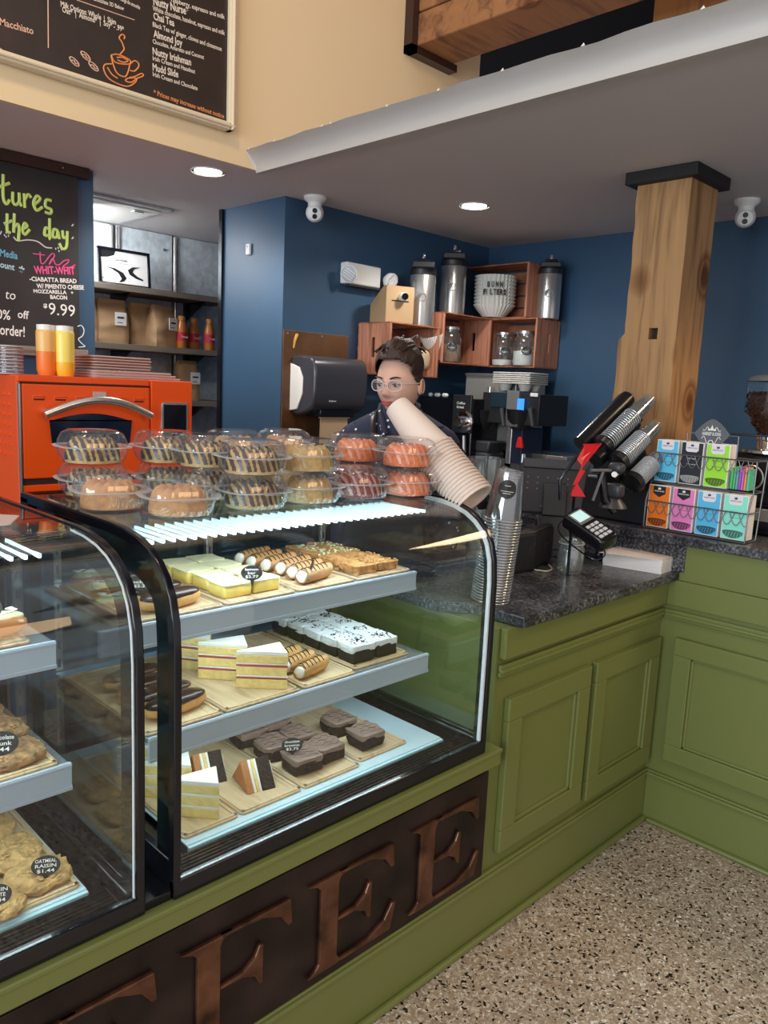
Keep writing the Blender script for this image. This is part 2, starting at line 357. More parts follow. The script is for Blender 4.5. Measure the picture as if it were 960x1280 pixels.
# ================= LIGHTS IN THE CEILING
def downlight(px, py, label):
    p = onZ(px, py, ZC); t = thing('ceiling_light', label, 'light', (p.x, p.y, ZC), 0, 'round ceiling lights')
    MB().lathe([(.072, -.006), (.075, -.004), (.075, 0), (.055, 0), (.055, -.004)], 32, None, False, False).build('trim_ring', white, t)
    MB().lathe([(.0, -.0035), (.06, -.0035), (.06, -.001), (0, -.001)], 32, None, False, False).build('diffuser', lampm, t)
    l = bpy.data.lights.new('lamp', 'SPOT'); l.energy = 34; l.spot_size = 2.6; l.spot_blend = .6; l.shadow_soft_size = .06; l.color = (1, .93, .84)
    o = bpy.data.objects.new('lamp', l); COL.objects.link(o); o.location = (p.x, p.y, ZC-.02)
downlight(260, 214, 'glowing round ceiling light left, above the shelves of the back room')
downlight(593, 257, 'glowing round ceiling light above the corner with the crates')
for (x, y, e) in ((3.3, .3, 90),):
    l = bpy.data.lights.new('lamp', 'SPOT'); l.energy = e; l.spot_size = 2.6; l.spot_blend = .6; l.shadow_soft_size = .3; l.color = (1, .72, .42) if y < 1 else (.95, .97, 1)
    o = bpy.data.objects.new('lamp', l); COL.objects.link(o); o.location = (x, y, ZC-.02)
# access panel on back room ceiling
c0 = onZ(110, 262, ZC-.01); c1 = onZ(185, 258, ZC-.01)
t = thing('ceiling_hatch', 'white square ceiling hatch in the back room', 'hatch', (1.95, 4.3, ZC))
MB().box(-.33, -.3, -.012, .33, .3, 0).build('frame', galv, t, .002)
MB().box(-.29, -.26, -.02, .29, .26, -.01).build('panel', whitem, t, .002)
MB().box(.16, -.2, -.03, .22, -.16, -.02).build('latch', chrome, t, .003)

# ================= SECURITY CAMERAS, SENSOR, EMERGENCY LIGHT
def dome(px, py, label):
    p = onZ(px, py, ZC); t = thing('security_camera', label, 'camera', (p.x, p.y, ZC))
    MB().lathe([(.055, 0), (.055, -.012), (.05, -.018), (.034, -.03), (.034, -.06)], 28).build('mount', white, t)
    d = (Vector((0, 0, 1.3))-Vector((p.x, p.y, ZC-.075))).normalized()
    b = MB().blob((0, 0, -.075), (.044, .044, .044), 2, 24, 14).build('camera_ball', white, t)
    M1 = axes(Vector((0, 0, -.075)), d.orthogonal(), d)
    MB().lathe([(.032, .033), (.032, .042), (.03, .043)], 24, M1).build('face_plate', white, t); uu = Vector((0, 0, 1)); uu = (uu-d*uu.dot(d)).normalized()
    for s, r in ((-.014, .0115), (.013, .0115)):
        q = Vector((0, 0, -.075))+d*.043-uu*s
        MB().cyl(q, q+d*.003, r, r, 16).build('lens', black, t)
dome(394, 246, 'white dome security camera at the top corner of the left navy wall')
dome(934, 250, 'white dome security camera right of the wooden post')
p = onX(312, 312, 2.45)
t = thing('door_sensor', 'small white sensor on the navy column face', 'sensor', p)
MB().box(-.014, -.018, -.028, 0, .018, .028).build('body', white, t, .004); MB().box(-.016, -.004, .01, -.013, .004, .014).build('indicator', graym, t)
p = onY(463, 341, YW)
t = thing('emergency_light', 'white two-headed emergency light on the navy wall', 'emergency light', (2.97, YW, 2.185))
MB().box(-.15, -.055, -.055, .10, 0, .055).build('housing', white, t, .008)
MB().box(-.13, -.058, -.066, .10, -.01, -.055).build('base_tray', darkp, t, .002)
for sx, dr in ((-.15, (-.75, -.6, -.2)), (.15, (.1, -.9, -.3))):
    d = Vector(dr).normalized(); c = Vector((sx, -.075, -.01)); M1 = axes(c, (0, 0, 1) if 0 else d.orthogonal(), d)
    lh = MB().lathe([(.02, -.035), (.042, -.01), (.046, .012), (.044, .018)], 24, M1).build('lamp_head', white, t)
    MB().lathe([(.04, .018), (.036, .022), (.0, .024)], 24, M1, False, False).build('lens', mat('lens_grey', (.45, .47, .5), .25), t)
    for k in range(4):
        MB().box(-.03, -.022+k*.013, .022, .03, -.018+k*.013, .027, M1).build('lens_rib', white, t)

# ================= SERVICE COUNTER (front run)
YF = 1.245
ct = thing('service_counter', 'long olive green panelled service counter under the display cases', 'counter', (1.0, 1.4, 0))
O = (1.0, 1.4, 0)
def part(name, m, parent, fn, bev=.002, label=None, smooth=False):
    mb = MB(O); fn(mb); o = mb.build(name, m, parent, bev, smooth)
    if label: o['label'] = label
    return o
part('body', green, ct, lambda m: m.box(-.6, YF, .02, 1.725, 1.95, .565).box(1.725, YF, .02, 2.742, 1.95, .95))
part('baseboard', green, ct, lambda m: m.box(-.6, 1.235, 0, 2.742, YF, .185), .003)
part('shoe_moulding', green, ct, lambda m: m.box(-.6, 1.214, 0, 2.742, 1.236, .018), .008)
part('base_cap', green, ct, lambda m: m.box(-.6, 1.226, .185, 2.742, YF, .197).box(-.6, 1.232, .197, 2.742, YF, .206), .003)
part('ledge', green, ct, lambda m: m.box(-.6, 1.205, .562, 1.725, 1.9, .611).box(-.6, 1.20, .600, 1.725, 1.3, .612), .003)
part('frieze', green, ct, lambda m: m.box(1.735, 1.222, .862, 2.742, YF, .95), .002)
part('chair_moulding', green, ct, lambda m: m.box(1.732, 1.226, .818, 2.742, YF, .83).box(1.732, 1.232, .806, 2.742, YF, .842), .004)
def raised(parent, x0, x1, z0, z1, w=.07):
    d = MB(O); d.box(x0, 1.222, z0, x1, YF, z0+w).box(x0, 1.222, z1-w, x1, YF, z1).box(x0, 1.222, z0+w, x0+w, YF, z1-w).box(x1-w, 1.222, z0+w, x1, YF, z1-w)
    f = d.build('door', green, parent, .003, False)
    MB().box(x0+w, 1.236, z0+w, x1-w, YF, z1-w).build('door_panel', green, f, .0, False).location = -Vector(O)
    for (a, b, c, e) in ((x0+w, z0+w, x1-w, z0+w+.012), (x0+w, z1-w-.012, x1-w, z1-w), (x0+w, z0+w, x0+w+.012, z1-w), (x1-w-.012, z0+w, x1-w, z1-w)):
        MB().box(a, 1.229, b, c, YF, e).build('bead', green, f, .004, False).location = -Vector(O)
raised(ct, 1.775, 2.225, .255, .735); raised(ct, 2.26, 2.715, .245, .735)
# copper sign with raised serif letters
cs = part('sign_panel', coppat, ct, lambda m: m.box(-.6, 1.233, .208, 1.712, YF, .535), .002, 'dark patinated copper sign panel')
def serifE(x0, w, z0, h, bottom=True):
    P = MB(O)
    def poly(pts, d=.012):
        M1 = wallM(Vector((0, 1.2335, 0)))
        P.prism([(x0+a*w, z0+b*h) for a, b in pts], 0, d, M1)
    poly([(.02, 0), (.10, .05), (.14, .1), (.14, .9), (.10, .95), (.0, 1), (.46, 1), (.36, .95), (.34, .9), (.34, .1), (.38, .04), (.42, 0)])     # stem with serifs
    poly([(.34, .965), (.34, 1.0), (1.0, 1.0), (1.02, .74), (.98, .73), (.90, .86), (.72, .95), (.5, .965)])
    poly([(.34, .475), (.34, .505), (.55, .52), (.66, .60), (.70, .70), (.735, .70), (.735, .30), (.70, .30), (.66, .40), (.55, .465)])
    if bottom: poly([(.34, .035), (.34, 0), (1.0, 0), (1.06, .30), (1.02, .31), (.92, .15), (.72, .05), (.5, .035)])
    return P
for (x0, w, b) in ((1.385, .275, True), (1.045, .275, True), (.72, .275, False), (.39, .275, False)):
    P = serifE(x0, w, .238, .238, b); o = P.build('letter', copper, cs, .004, False); o.location = (0, 0, 0)
# letter O and C left of the frame's edge
for cx in (.16, -.22):
    P = MB(O); pts = [(cx+.15*math.cos(a), 1.228, .357+.122*math.sin(a)) for a in [2*PI*i/40+(0 if cx > 0 else .6) for i in range(41 if cx > 0 else 33)]]
    P.tube(pts, .012, 8).build('letter', copper, cs)

# return bar (right run) along X
rb = thing('return_counter', 'sage green panelled return counter with raised bar at right', 'counter', (2.9, .5, 0)); O2 = (2.9, .5, 0)
O = O2
part('body', green, rb, lambda m: m.box(2.742, -1.2, .02, 2.9, 2.1, 1.085))
part('baseboard', green, rb, lambda m: m.box(2.732, -1.2, 0, 2.742, 1.235, .185), .003)
part('shoe_moulding', green, rb, lambda m: m.box(2.712, -1.2, 0, 2.742, 1.214, .018), .008)
part('base_cap', green, rb, lambda m: m.box(2.722, -1.2, .185, 2.742, 1.235, .197).box(2.728, -1.2, .197, 2.742, 1.24, .206), .003)
part('frieze', green, rb, lambda m: m.box(2.722, -1.2, .862, 2.742, 1.222, .955), .002)
part('upper_board', green, rb, lambda m: m.box(2.735, -1.2, .955, 2.742, 1.19, 1.085), .002)
part('chair_moulding', green, rb, lambda m: m.box(2.722, -1.2, .818, 2.742, 1.226, .83).box(2.730, -1.2, .806, 2.742, 1.232, .842), .004)
def raisedX(parent, y0, y1, z0, z1, w=.065):
    a = 2.718; d = MB(O2); d.box(a, y0, z0, 2.742, y1, z0+w).box(a, y0, z1-w, 2.742, y1, z1).box(a, y0, z0+w, 2.742, y0+w, z1-w).box(a, y1-w, z0+w, 2.742, y1, z1-w)
    f = d.build('door', green, parent, .003, False)
    MB().box(2.733, y0+w, z0+w, 2.742, y1-w, z1-w).build('door_panel', green, f, 0, False).location = -Vector(O2)
    for (p0, b, p1, e) in ((y0+w, z0+w, y1-w, z0+w+.01), (y0+w, z1-w-.01, y1-w, z1-w), (y0+w, z0+w, y0+w+.01, z1-w), (y1-w-.01, z0+w, y1-w, z1-w)):
        MB().box(2.726, p0, b, 2.742, p1, e).build('bead', green, f, .003, False).location = -Vector(O2)
raisedX(rb, .62, 1.175, .27, .745); raisedX(rb, .02, .57, .27, .745); raisedX(rb, -.6, -.03, .27, .745)
# granite
g1 = tag(MB((2.2, 1.6, .955)).prism([(1.775, 1.195), (2.752, 1.195), (2.752, 2.02), (1.70, 2.02), (1.70, 1.46), (1.775, 1.38)], .952, .985).build('granite_worktop', gran, None, .004, False), 'speckled charcoal granite worktop of the front counter beside the display case', 'worktop')
g2 = thing('granite_bar_top', 'speckled charcoal granite bar top under the tea box rack', 'worktop', (2.9, .6, 1.1))
MB((2.9, .6, 1.1)).box(2.712, -1.3, 1.087, 3.35, 2.1, 1.12).build('slab', gran, g2, .004, False)
MB((2.9, .6, 1.1)).box(2.727, 1.175, .986, 2.7415, 2.02, 1.087).build('upstand', gran, g2, .003, False)
struct('wall_bar_inner', MB().box(3.25, -1.2, 0, 3.33, 2.1, 1.085), green)
# back counters
bc = thing('back_counter', 'dark back counter along the navy walls under the crates', 'counter', (3.8, 2.4, 0)); O = (3.8, 2.4, 0)
part('body', blackp, bc, lambda m: m.box(3.45, -.6, 0, 4.065, 3.21, .90))
part('worktop', gran, bc, lambda m: m.box(3.42, -.6, .90, 4.065, 3.215, .935), .003)
# wooden post
O = (3.15, 1.55, 1.12)
pt = thing('wooden_post', 'thick weathered square wooden post with black ceiling cap', 'post', O)
y0, y1u, y1l = 1.447, 1.671, 1.698; zn = onX(780, 408, 3.05)[2]; h0 = onX(820, 424, 3.05); h1 = onX(812, 410, 3.05)
hz0, hz1, hy0, hy1 = h0.z, h1.z, onX(822, 415, 3.05).y, onX(811, 415, 3.05).y
mb = MB(O); 
nz_ = 40
def ring(z):
    yl = y1l if z < zn else y1u
    if abs(z-zn) < .03: yl = y1u+.004
    j = lambda k: .0035*noise.noise(Vector((k*3.1, z*9, 2)))
    return [(3.05+j(1)*.3, y0+j(2)*.5, z), (3.29+j(3), y0+j(4)*.6, z), (3.29, yl, z), (3.05+j(5)*.3+.004, yl+j(6)*2.2, z)]
zs = sorted([1.12, ZC-.045, zn-.004, zn+.004, hz0, hz1]+[1.14+i*(ZC-.06-1.14)/34 for i in range(35)])
zs = [z for i, z in enumerate(zs) if i == 0 or z-zs[i-1] > 1e-4]
vs = [q for z in zs for q in ring(z)]; fs = []
for i in range(len(zs)-1):
    for k in range(4):
        if k == 3: continue
        fs.append((i*4+k, i*4+k+1, i*4+4+k+1, i*4+4+k))
fs += [(3, 2, 1, 0), tuple(len(vs)-4+k for k in range(4))]
# front (-X) face subdivided round the mortise
def fq(i, ya, yb):
    b = len(vs); z0_, z1_ = zs[i], zs[i+1]
    def X(y, z, r): return 3.05+.0015*noise.noise(Vector((y*40, z*9, 0)))
    vs.extend([(X(ya, z0_, 0), ya, z0_), (X(yb, z0_, 0), yb, z0_), (X(yb, z1_, 0), yb, z1_), (X(ya, z1_, 0), ya, z1_)]); fs.append((b, b+3, b+2, b+1))
for i in range(len(zs)-1):
    zc = (zs[i]+zs[i+1])/2; ra = ring(zs[i]); rc = ring(zs[i+1])
    b = len(vs)
    if hz0 < zc < hz1:
        vs.extend([ra[0], (3.05, hy0, zs[i]), (3.05, hy0, zs[i+1]), rc[0]]); fs.append((b, b+3, b+2, b+1)); b = len(vs)
        vs.extend([(3.05, hy1, zs[i]), ra[3], rc[3], (3.05, hy1, zs[i+1])]); fs.append((b, b+3, b+2, b+1))
    else:
        vs.extend([ra[0], ra[3], rc[3], rc[0]]); fs.append((b, b+3, b+2, b+1))
b = len(vs); vs.extend([(3.05, hy0, hz0), (3.05, hy1, hz0), (3.05, hy1, hz1), (3.05, hy0, hz1), (3.1, hy0, hz0), (3.1, hy1, hz0), (3.1, hy1, hz1), (3.1, hy0, hz1)])
fs += [(b, b+1, b+5, b+4), (b+1, b+2, b+6, b+5), (b+2, b+3, b+7, b+6), (b+3, b, b+4, b+7), (b+4, b+5, b+6, b+7)]
mb.add(vs, fs); mb.build('shaft', postw, pt, 0, False)
part('ceiling_cap', mat('cap_black', (.012, .011, .012), .6), pt, lambda m: m.box(3.015, 1.412, ZC-.048, 3.325, 1.712, ZC), .003)
part('mortise_shade', seam, pt, lambda m: m.box(3.085, hy0, hz0, 3.10, hy1, hz1), 0)  # dark plate painted as the shade inside the hole
# ================= DISPLAY CASES
PROF = [(1.214, .613), (1.213, .9), (1.214, 1.10), (1.219, 1.16), (1.232, 1.205), (1.252, 1.239), (1.280, 1.264), (1.315, 1.284), (1.358, 1.298), (1.41, 1.306), (1.47, 1.309), (1.7, 1.309), (1.94, 1.309)]
def offset(P, d):
    out = []
    for i, p in enumerate(P):
        a = P[max(0, i-1)]; b = P[min(len(P)-1, i+1)]; t = Vector((b[0]-a[0], b[1]-a[1])).normalized()
        out.append((p[0]+t.y*d, p[1]-t.x*d))
    return out
Z1, Z2, Z3 = 1.087, .861, .634
def display_case(name, label, X0, X1, bandL, bandR, gw):
    O = (X0, 1.94, .613); t = thing(name, label, 'display case', O)
    def b(n, m, fn, bev=.0015, par=t, smooth=True):
        mb = MB(O); fn(mb); return mb.build(n, m, par, bev, smooth)
    b('base_frame', black, lambda m: m.box(X0, 1.214, .613, X1, 1.232, .652).box(X0, 1.232, .613, X1, 1.94, .622).box(X0, 1.9, .613, X1, 1.94, .70).box(X0, 1.232, .61, X0+.03, 1.94, .66).box(X1-.03, 1.232, .61, X1, 1.94, .66), .003)
    b('air_vent', blackp, lambda m: m.box(X0+.03, 1.232, .622, X1-.03, 1.312, .630), 0)
    for k in range(7):
        y = 1.238+k*.0105; b('vent_slat', black, lambda m: m.box(X0+.035, y, .630, X1-.035, y+.005, .6345), 0)
    for s, xa, xb, bd in (('left', X0, X0+.016, bandL), ('right', X1-.016, X1, bandR)):
        b('end_frame', black, lambda m: m.strip(PROF, offset(PROF, .024), xa, xb), .003)
        xi = xb if s == 'left' else xa; g0, g1 = (xb-.004, xb) if s == 'left' else (xa, xa+.004)
        b('end_band', mat('printed_glass_black', (.008, .012, .013), .06) if 'printed_glass_black' not in MAT else MAT['printed_glass_black'],
          lambda m: m.strip(offset(PROF, .02), offset(PROF, bd), g0-.0005, g1+.0005), 0)
        Q = offset(PROF, bd)
        poly = [(Q[0][0], .66)]+[q for q in Q if q[1] > .66]+[(1.90, Q[-1][1]), (1.90, .66)]
        M1 = Matrix(((0, 0, 1, g0), (1, 0, 0, 0), (0, 1, 0, 0), (0, 0, 0, 1)))
        b('end_glass', glasspane, lambda m: m.prism(poly, .001, .0035, M1), 0)
        b('end_rail', black, lambda m: m.box(xa-.0004, 1.23, .613, xb+.0004, 1.94, .69 if s == 'left' else .664), .002)
    e = b('bright_edge', mat('lit_edge_white', (.75, .78, .85), .35) if 'lit_edge_white' not in MAT else MAT['lit_edge_white'],  # white colour stands for the brightly lit edge of the glass
          lambda m: m.strip(offset(PROF, .006)[:11], offset(PROF, .007+gw*1.5)[:11], X1-.0185-gw, X1-.0185), 0); e['label'] = 'thin white strip standing for the lit glass edge'
    fr = [(1.2155, .652)]+PROF[1:]
    b('curved_glass', glasspane, lambda m: m.strip(offset(fr, .003), offset(fr, .008), X0+.014, X1-.014), 0)
    if gw > .004: b('base_filler', black, lambda m: m.box(X0-.056, 1.222, .6125, X0-.0005, 1.94, .632), .001)
    # rear
    w = (X1-X0)/2
    for k in range(2):
        f = b('rear_door', mirror, lambda m: m.box(X0+.02+k*(w-.03), 1.905+k*.012, .665, X0+.02+(k+1)*(w-.01), 1.911+k*.012, 1.27), 0)
    b('rear_frame', black, lambda m: m.box(X0+.014, 1.895, 1.27, X1-.014, 1.94, 1.306).box(X0, 1.895, .65, X0+.03, 1.94, 1.3).box(X1-.03, 1.895, .65, X1, 1.94, 1.3), .002)
    for x in (X0+.05, X1-.06, (X0+X1)/2):
        st = b('shelf_standard', steel, lambda m: m.box(x, 1.875, .64, x+.02, 1.888, 1.27), .001)
        for k in range(12):
            b('slot', seam, lambda m: m.box(x+.008, 1.8735, .68+k*.048, x+.012, 1.876, .70+k*.048), 0, st)
    # shelves
    for z, yf in ((Z1, 1.455), (Z2, 1.392)):
        s = b('shelf', MAT['shelf_steel'] if 'shelf_steel' in MAT else mat('shelf_steel', (.38, .42, .45), .25, .7), lambda m: m.box(X0+.045, yf+.012, z-.012, X1-.06, 1.87, z), .001)
        b('price_rail', raily, lambda m: m.box(X0+.045, yf, z-.052, X1-.058, yf+.008, z+.002).box(X0+.045, yf-.003, z-.052, X1-.058, yf, z-.044).box(X0+.045, yf-.002, z-.006, X1-.058, yf, z), .001, s)
        for k in range(2):
            x = X0+.07 if k == 0 else X1-.09
            b('bracket', steel, lambda m: m.prism([(yf+.03, z-.012), (1.87, z-.012), (1.87, z-.06)], 0, .003, Matrix(((0, 0, 1, x), (1, 0, 0, 0), (0, 1, 0, 0), (0, 0, 0, 1)))), 0, s)
        b('light_strip', ledm, lambda m: m.box(X0+.06, yf+.02, z-.018, X1-.075, yf+.03, z-.013), 0, s)
    b('deck', deckm, lambda m: m.box(X0+.095, 1.325, .632, X1-.062, 1.88, .636), .001)
    b('deck_edge', mat('deck_edge_light', (.5, .8, .9), .3) if 'deck_edge_light' not in MAT else MAT['deck_edge_light'], lambda m: m.box(X0+.095, 1.316, .622, X1-.062, 1.325, .634), .001)
    # upper lamp: ribbed lens with glowing bars shaped as the LEDs' reflected streaks
    lp = b('top_lamp', glass('lamp_lens', (.8, .92, .95), .08, .1, .5, .04) if 'lamp_lens' not in MAT else MAT['lamp_lens'], lambda m: m.box(X0+.05, 1.40, 1.276, X1-.04, 1.60, 1.28), 0)
    n = int((X1-X0-.12)/.0245)
    for k in range(n):
        x = X0+.06+k*.0245; mb = MB(O); 
        mb.prism([(x-.0026, 1.405), (x+.0026, 1.405), (x+.0024, 1.418), (x+.0007, 1.44), (x+.0007, 1.52), (x+.0016, 1.55), (x+.0010, 1.575), (x-.0010, 1.575), (x-.0016, 1.55), (x-.0007, 1.52), (x-.0007, 1.44), (x-.0024, 1.418)], 1.268, 1.275)
        mb.build('led_streak', ledm, lp, 0, False)
    for (z, y, e, sy) in ((1.264, 1.5, 2.3, .12), (Z1-.022, 1.50, .95, .04), (Z2-.022, 1.45, .85, .04)):
        l = area('case_light', ((X0+X1)/2, y, z), ((X0+X1)/2, y+.02, z-1), X1-X0-.16, sy, e, (.80, .95, 1.0))
    return t
display_case('display_case', 'near black-framed curved glass bakery case cut off by the left edge', -.33, .642, .05, .06, .0022)
display_case('display_case', 'far black-framed curved glass bakery case beside the granite worktop', .70, 1.662, .085, .034, .006)
for ob in list(bpy.data.objects):
    if ob.name.startswith('end_rail'): pass

# ---------------- trays and boards
def rounded(x0, y0, x1, y1, r=.012, n=4):
    out = []
    for cx, cy, a in ((x1-r, y1-r, 0), (x0+r, y1-r, PI/2), (x0+r, y0+r, PI), (x1-r, y0+r, 3*PI/2)):
        out += [(cx+r*math.cos(a+PI/2*k/n), cy+r*math.sin(a+PI/2*k/n)) for k in range(n+1)]
    return out
def tray(x0, y0, x1, y1, z, label, m=board, lip=False, group=None):
    cx, cy = (x0+x1)/2, (y0+y1)/2; t = thing('serving_board', label, 'board', (cx, cy, z), 0, group)
    a, b = (x1-x0)/2, (y1-y0)/2
    MB().prism(rounded(-a, -b, a, b), 0, .006).build('board', m, t, .002)
    w = .008
    for q in ((-a+.004, -b+.004, a-.004, -b+w+.004), (-a+.004, b-w-.004, a-.004, b-.004), (-a+.004, -b+.004, -a+w+.004, b-.004), (a-w-.004, -b+.004, a-.004, b-.004)):
        MB().box(q[0], q[1], .006, q[2], q[3], .0085).build('rim', plast if lip else m, t, .001)
    return t
TR = [
 (.745, 1.472, .975, 1.84, Z1, 'brown tray under the eclairs on the top shelf', tanboard, 1),
 (.985, 1.472, 1.185, 1.84, Z1, 'brown tray under the lemon bars on the top shelf', tanboard, 1),
 (1.195, 1.472, 1.385, 1.84, Z1, 'brown tray under the drizzled cannoli on the top shelf', tanboard, 1),
 (1.395, 1.472, 1.60, 1.84, Z1, 'brown tray under the crumb-topped bars on the top shelf', tanboard, 1),
 (.745, 1.405, .935, 1.82, Z2, 'pale bamboo board under the eclairs on the middle shelf', board, 0),
 (.94, 1.405, 1.155, 1.82, Z2, 'pale bamboo board under the strawberry cake slices', board, 0),
 (1.165, 1.405, 1.34, 1.82, Z2, 'pale bamboo board under the short cannoli on the middle shelf', board, 0),
 (1.35, 1.425, 1.56, 1.82, Z2, 'pale bamboo board under the coconut topped chocolate squares', board, 0),
 (.80, 1.345, .94, 1.80, Z3+.002, 'pale bamboo board under the lemon cake slices at the bottom', board, 0),
 (.945, 1.345, 1.12, 1.80, Z3+.002, 'pale bamboo board under the layered chocolate wedges', board, 0),
 (1.125, 1.345, 1.31, 1.80, Z3+.002, 'pale bamboo board under the tagged frosted brownies', board, 0),
 (1.32, 1.36, 1.50, 1.80, Z3+.002, 'pale bamboo board under the two brownies at the right end', board, 0),
 (-.1, 1.472, .30, 1.84, Z1, 'brown tray on the near case top shelf, cut off by the photo edge', tanboard, 1),
 (.31, 1.472, .545, 1.84, Z1, 'clear-rimmed brown tray under the iced pastry in the near case', tanboard, 1),
 (.0, 1.41, .30, 1.82, Z2, 'tan board at the photo edge on the near case middle shelf', board, 0),
 (.31, 1.402, .565, 1.82, Z2, 'tan board under the chocolate chunk cookies in the near case', board, 0),
 (.10, 1.34, .35, 1.82, Z3+.002, 'tan board at the photo edge at the bottom of the near case', board, 0),
 (.36, 1.335, .575, 1.82, Z3+.002, 'tan board under the oatmeal cookies in the near case', board, 0),
]
for (x0, y0, x1, y1, z, lb, m, lip) in TR: tray(x0, y0, x1, y1, z, lb, m, lip)
ZT1, ZT2, ZT3 = Z1+.0062, Z2+.0062, Z3+.0082

# ---------------- food materials
lemon = mat('lemon_bar', (.80, .62, .16), .6, bump=.5, bs=60, var=.15, vs=30, sub=.1)
sugar = mat('powdered_sugar', (.70, .66, .42), .8, bump=.5, bs=90)
sponge = mat('yellow_sponge', (.80, .60, .22), .8, bump=.8, bs=110, var=.12, vs=60)
creamf = mat('white_frosting', (.82, .82, .76), .55, bump=.4, bs=50)
jam = mat('red_jam', (.42, .05, .05), .4)
choc = mat('dark_chocolate_glaze', (.035, .014, .008), .22)
cake = mat('dark_chocolate_cake', (.022, .010, .006), .8, bump=1, bs=120)
frost = mat('cocoa_frosting', (.25, .165, .13), .38, bump=.8, bs=35, var=.25, vs=20)
pastry = mat('golden_pastry', (.60, .33, .11), .5, bump=.5, bs=60, var=.25, vs=25)
shellm = mat('cannoli_shell', (.45, .23, .09), .5, bump=.7, bs=70, var=.2, vs=25)
crumb = mat('crumb_topping', (.42, .20, .06), .75, bump=1, bs=120, var=.45, vs=70)
cookie = mat('golden_cookie', (.50, .30, .11), .75, bump=1, bs=120, var=.38, vs=60)
cookie2 = mat('brown_cookie', (.34, .19, .08), .75, bump=1, bs=110, var=.55, vs=55)
coco = mat('coconut_cream', (.74, .78, .80), .7, bump=1, bs=120)
tagm = mat('black_price_tag', (.010, .010, .011), .5)
inkw = mat('white_ink', (.85, .85, .82), .6)
def food(name, label, cat, loc, rz=0, group=None): return thing(name, label, cat, loc, rz, group)
def price_tag(p, lines, label, w=.052, h=.036, face=None):
    """oval black tag on a stem, facing the customer"""
    t = thing('price_tag', label, 'price tag', p)
    d = Vector((-p[0]*.8, -p[1], .55)).normalized(); M1 = axes(Vector((0, 0, .03)), Vector((1, -.55, 0)), d)
    n = 28; M1.translation = Vector((0, 0, .026))
    MB().prism([(w/2*math.cos(2*PI*i/n), h/2*math.sin(2*PI*i/n)) for i in range(n)], 0, .002, M1).build('oval', tagm, t)
    MB().prism([(-.004, -h/2+.003), (.006, -h/2+.003), (.002, -h/2-.014), (-.001, -h/2-.014)], 0, .002, M1).build('stem', tagm, t)
    mb = MB(); k = len(lines)
    for i, s in enumerate(lines):
        ww = min(w*.72, len(s)*.0062*(w/.052)); hh = h*.17
        lettering(mb, s, M1 @ Matrix.Translation((-ww/2, (k/2-i-.85)*h*.245, .0022)), ww, hh, .01)
    mb.build('lettering', inkw, t, 0, False)
# ---------------- the foods
def square(label, name, loc, w, d, h, side, top, th, rz=0, group=None, cat='cake', amp=.002, e=9, drip=0):
    t = food(name, label, cat, loc, rz, group)
    MB().blob((0, 0, h/2), (w/2, d/2, h/2), e, 28, 12, amp, 70, seed=loc[0]).build('cake_base', side, t)
    MB().blob((0, 0, h), (w/2+.001, d/2+.001, th), e, 28, 10, amp*1.4, 60, seed=loc[1]).build('topping', top, t)
    return t
# lemon bars (top shelf)
k = 0
for i in range(2):
    for j in range(4):
        x = 1.035+i*.085+(.006 if j == 1 else 0); y = 1.54+j*.082
        square('%s lemon bar with powdered sugar, row %s from the front' % (['left column', 'right column'][i], ORD[j]), 'lemon_bar', (x, y, ZT1), .080, .074, .030, lemon, sugar, .0025, .04*(i-j % 2), 'lemon bars on the top shelf', 'lemon bar'); k += 1
price_tag((1.075, 1.508, ZT1+.026), ['lemon', 'bar', '$2.77'], 'oval black tag reading lemon bar standing in the lemon bars')
# eclairs
def eclair(label, loc, rz, L=.13, r=.024, group='chocolate eclairs'):
    t = food('eclair', label, 'eclair', loc, rz, group)
    MB().blob((0, 0, r*.8), (L/2, r*1.15, r*.85), 2.5, 28, 12, .002, 50).build('pastry', pastry, t)
    MB().blob((0, 0, r*1.22), (L/2*.96, r*1.12, r*.52), 2.5, 28, 12, .001, 50).build('glaze', choc, t)
for j, (x, y) in enumerate([(.865, 1.52), (.86, 1.59), (.86, 1.66), (.86, 1.73)]):
    eclair('glazed eclair on the top shelf of the far case, %s from the front' % ORD[j], (x, y, ZT1), .15, .16)
for j, (x, y) in enumerate([(.85, 1.47), (.85, 1.53), (.85, 1.60), (.85, 1.67)]):
    eclair('glazed eclair on the middle shelf of the far case, %s from the front' % ORD[j], (x, y, ZT2), .12, .16)
price_tag((.80, 1.53, ZT1+.035), ['eclair', '$2.27'], 'oval black tag reading eclair between the two cases')
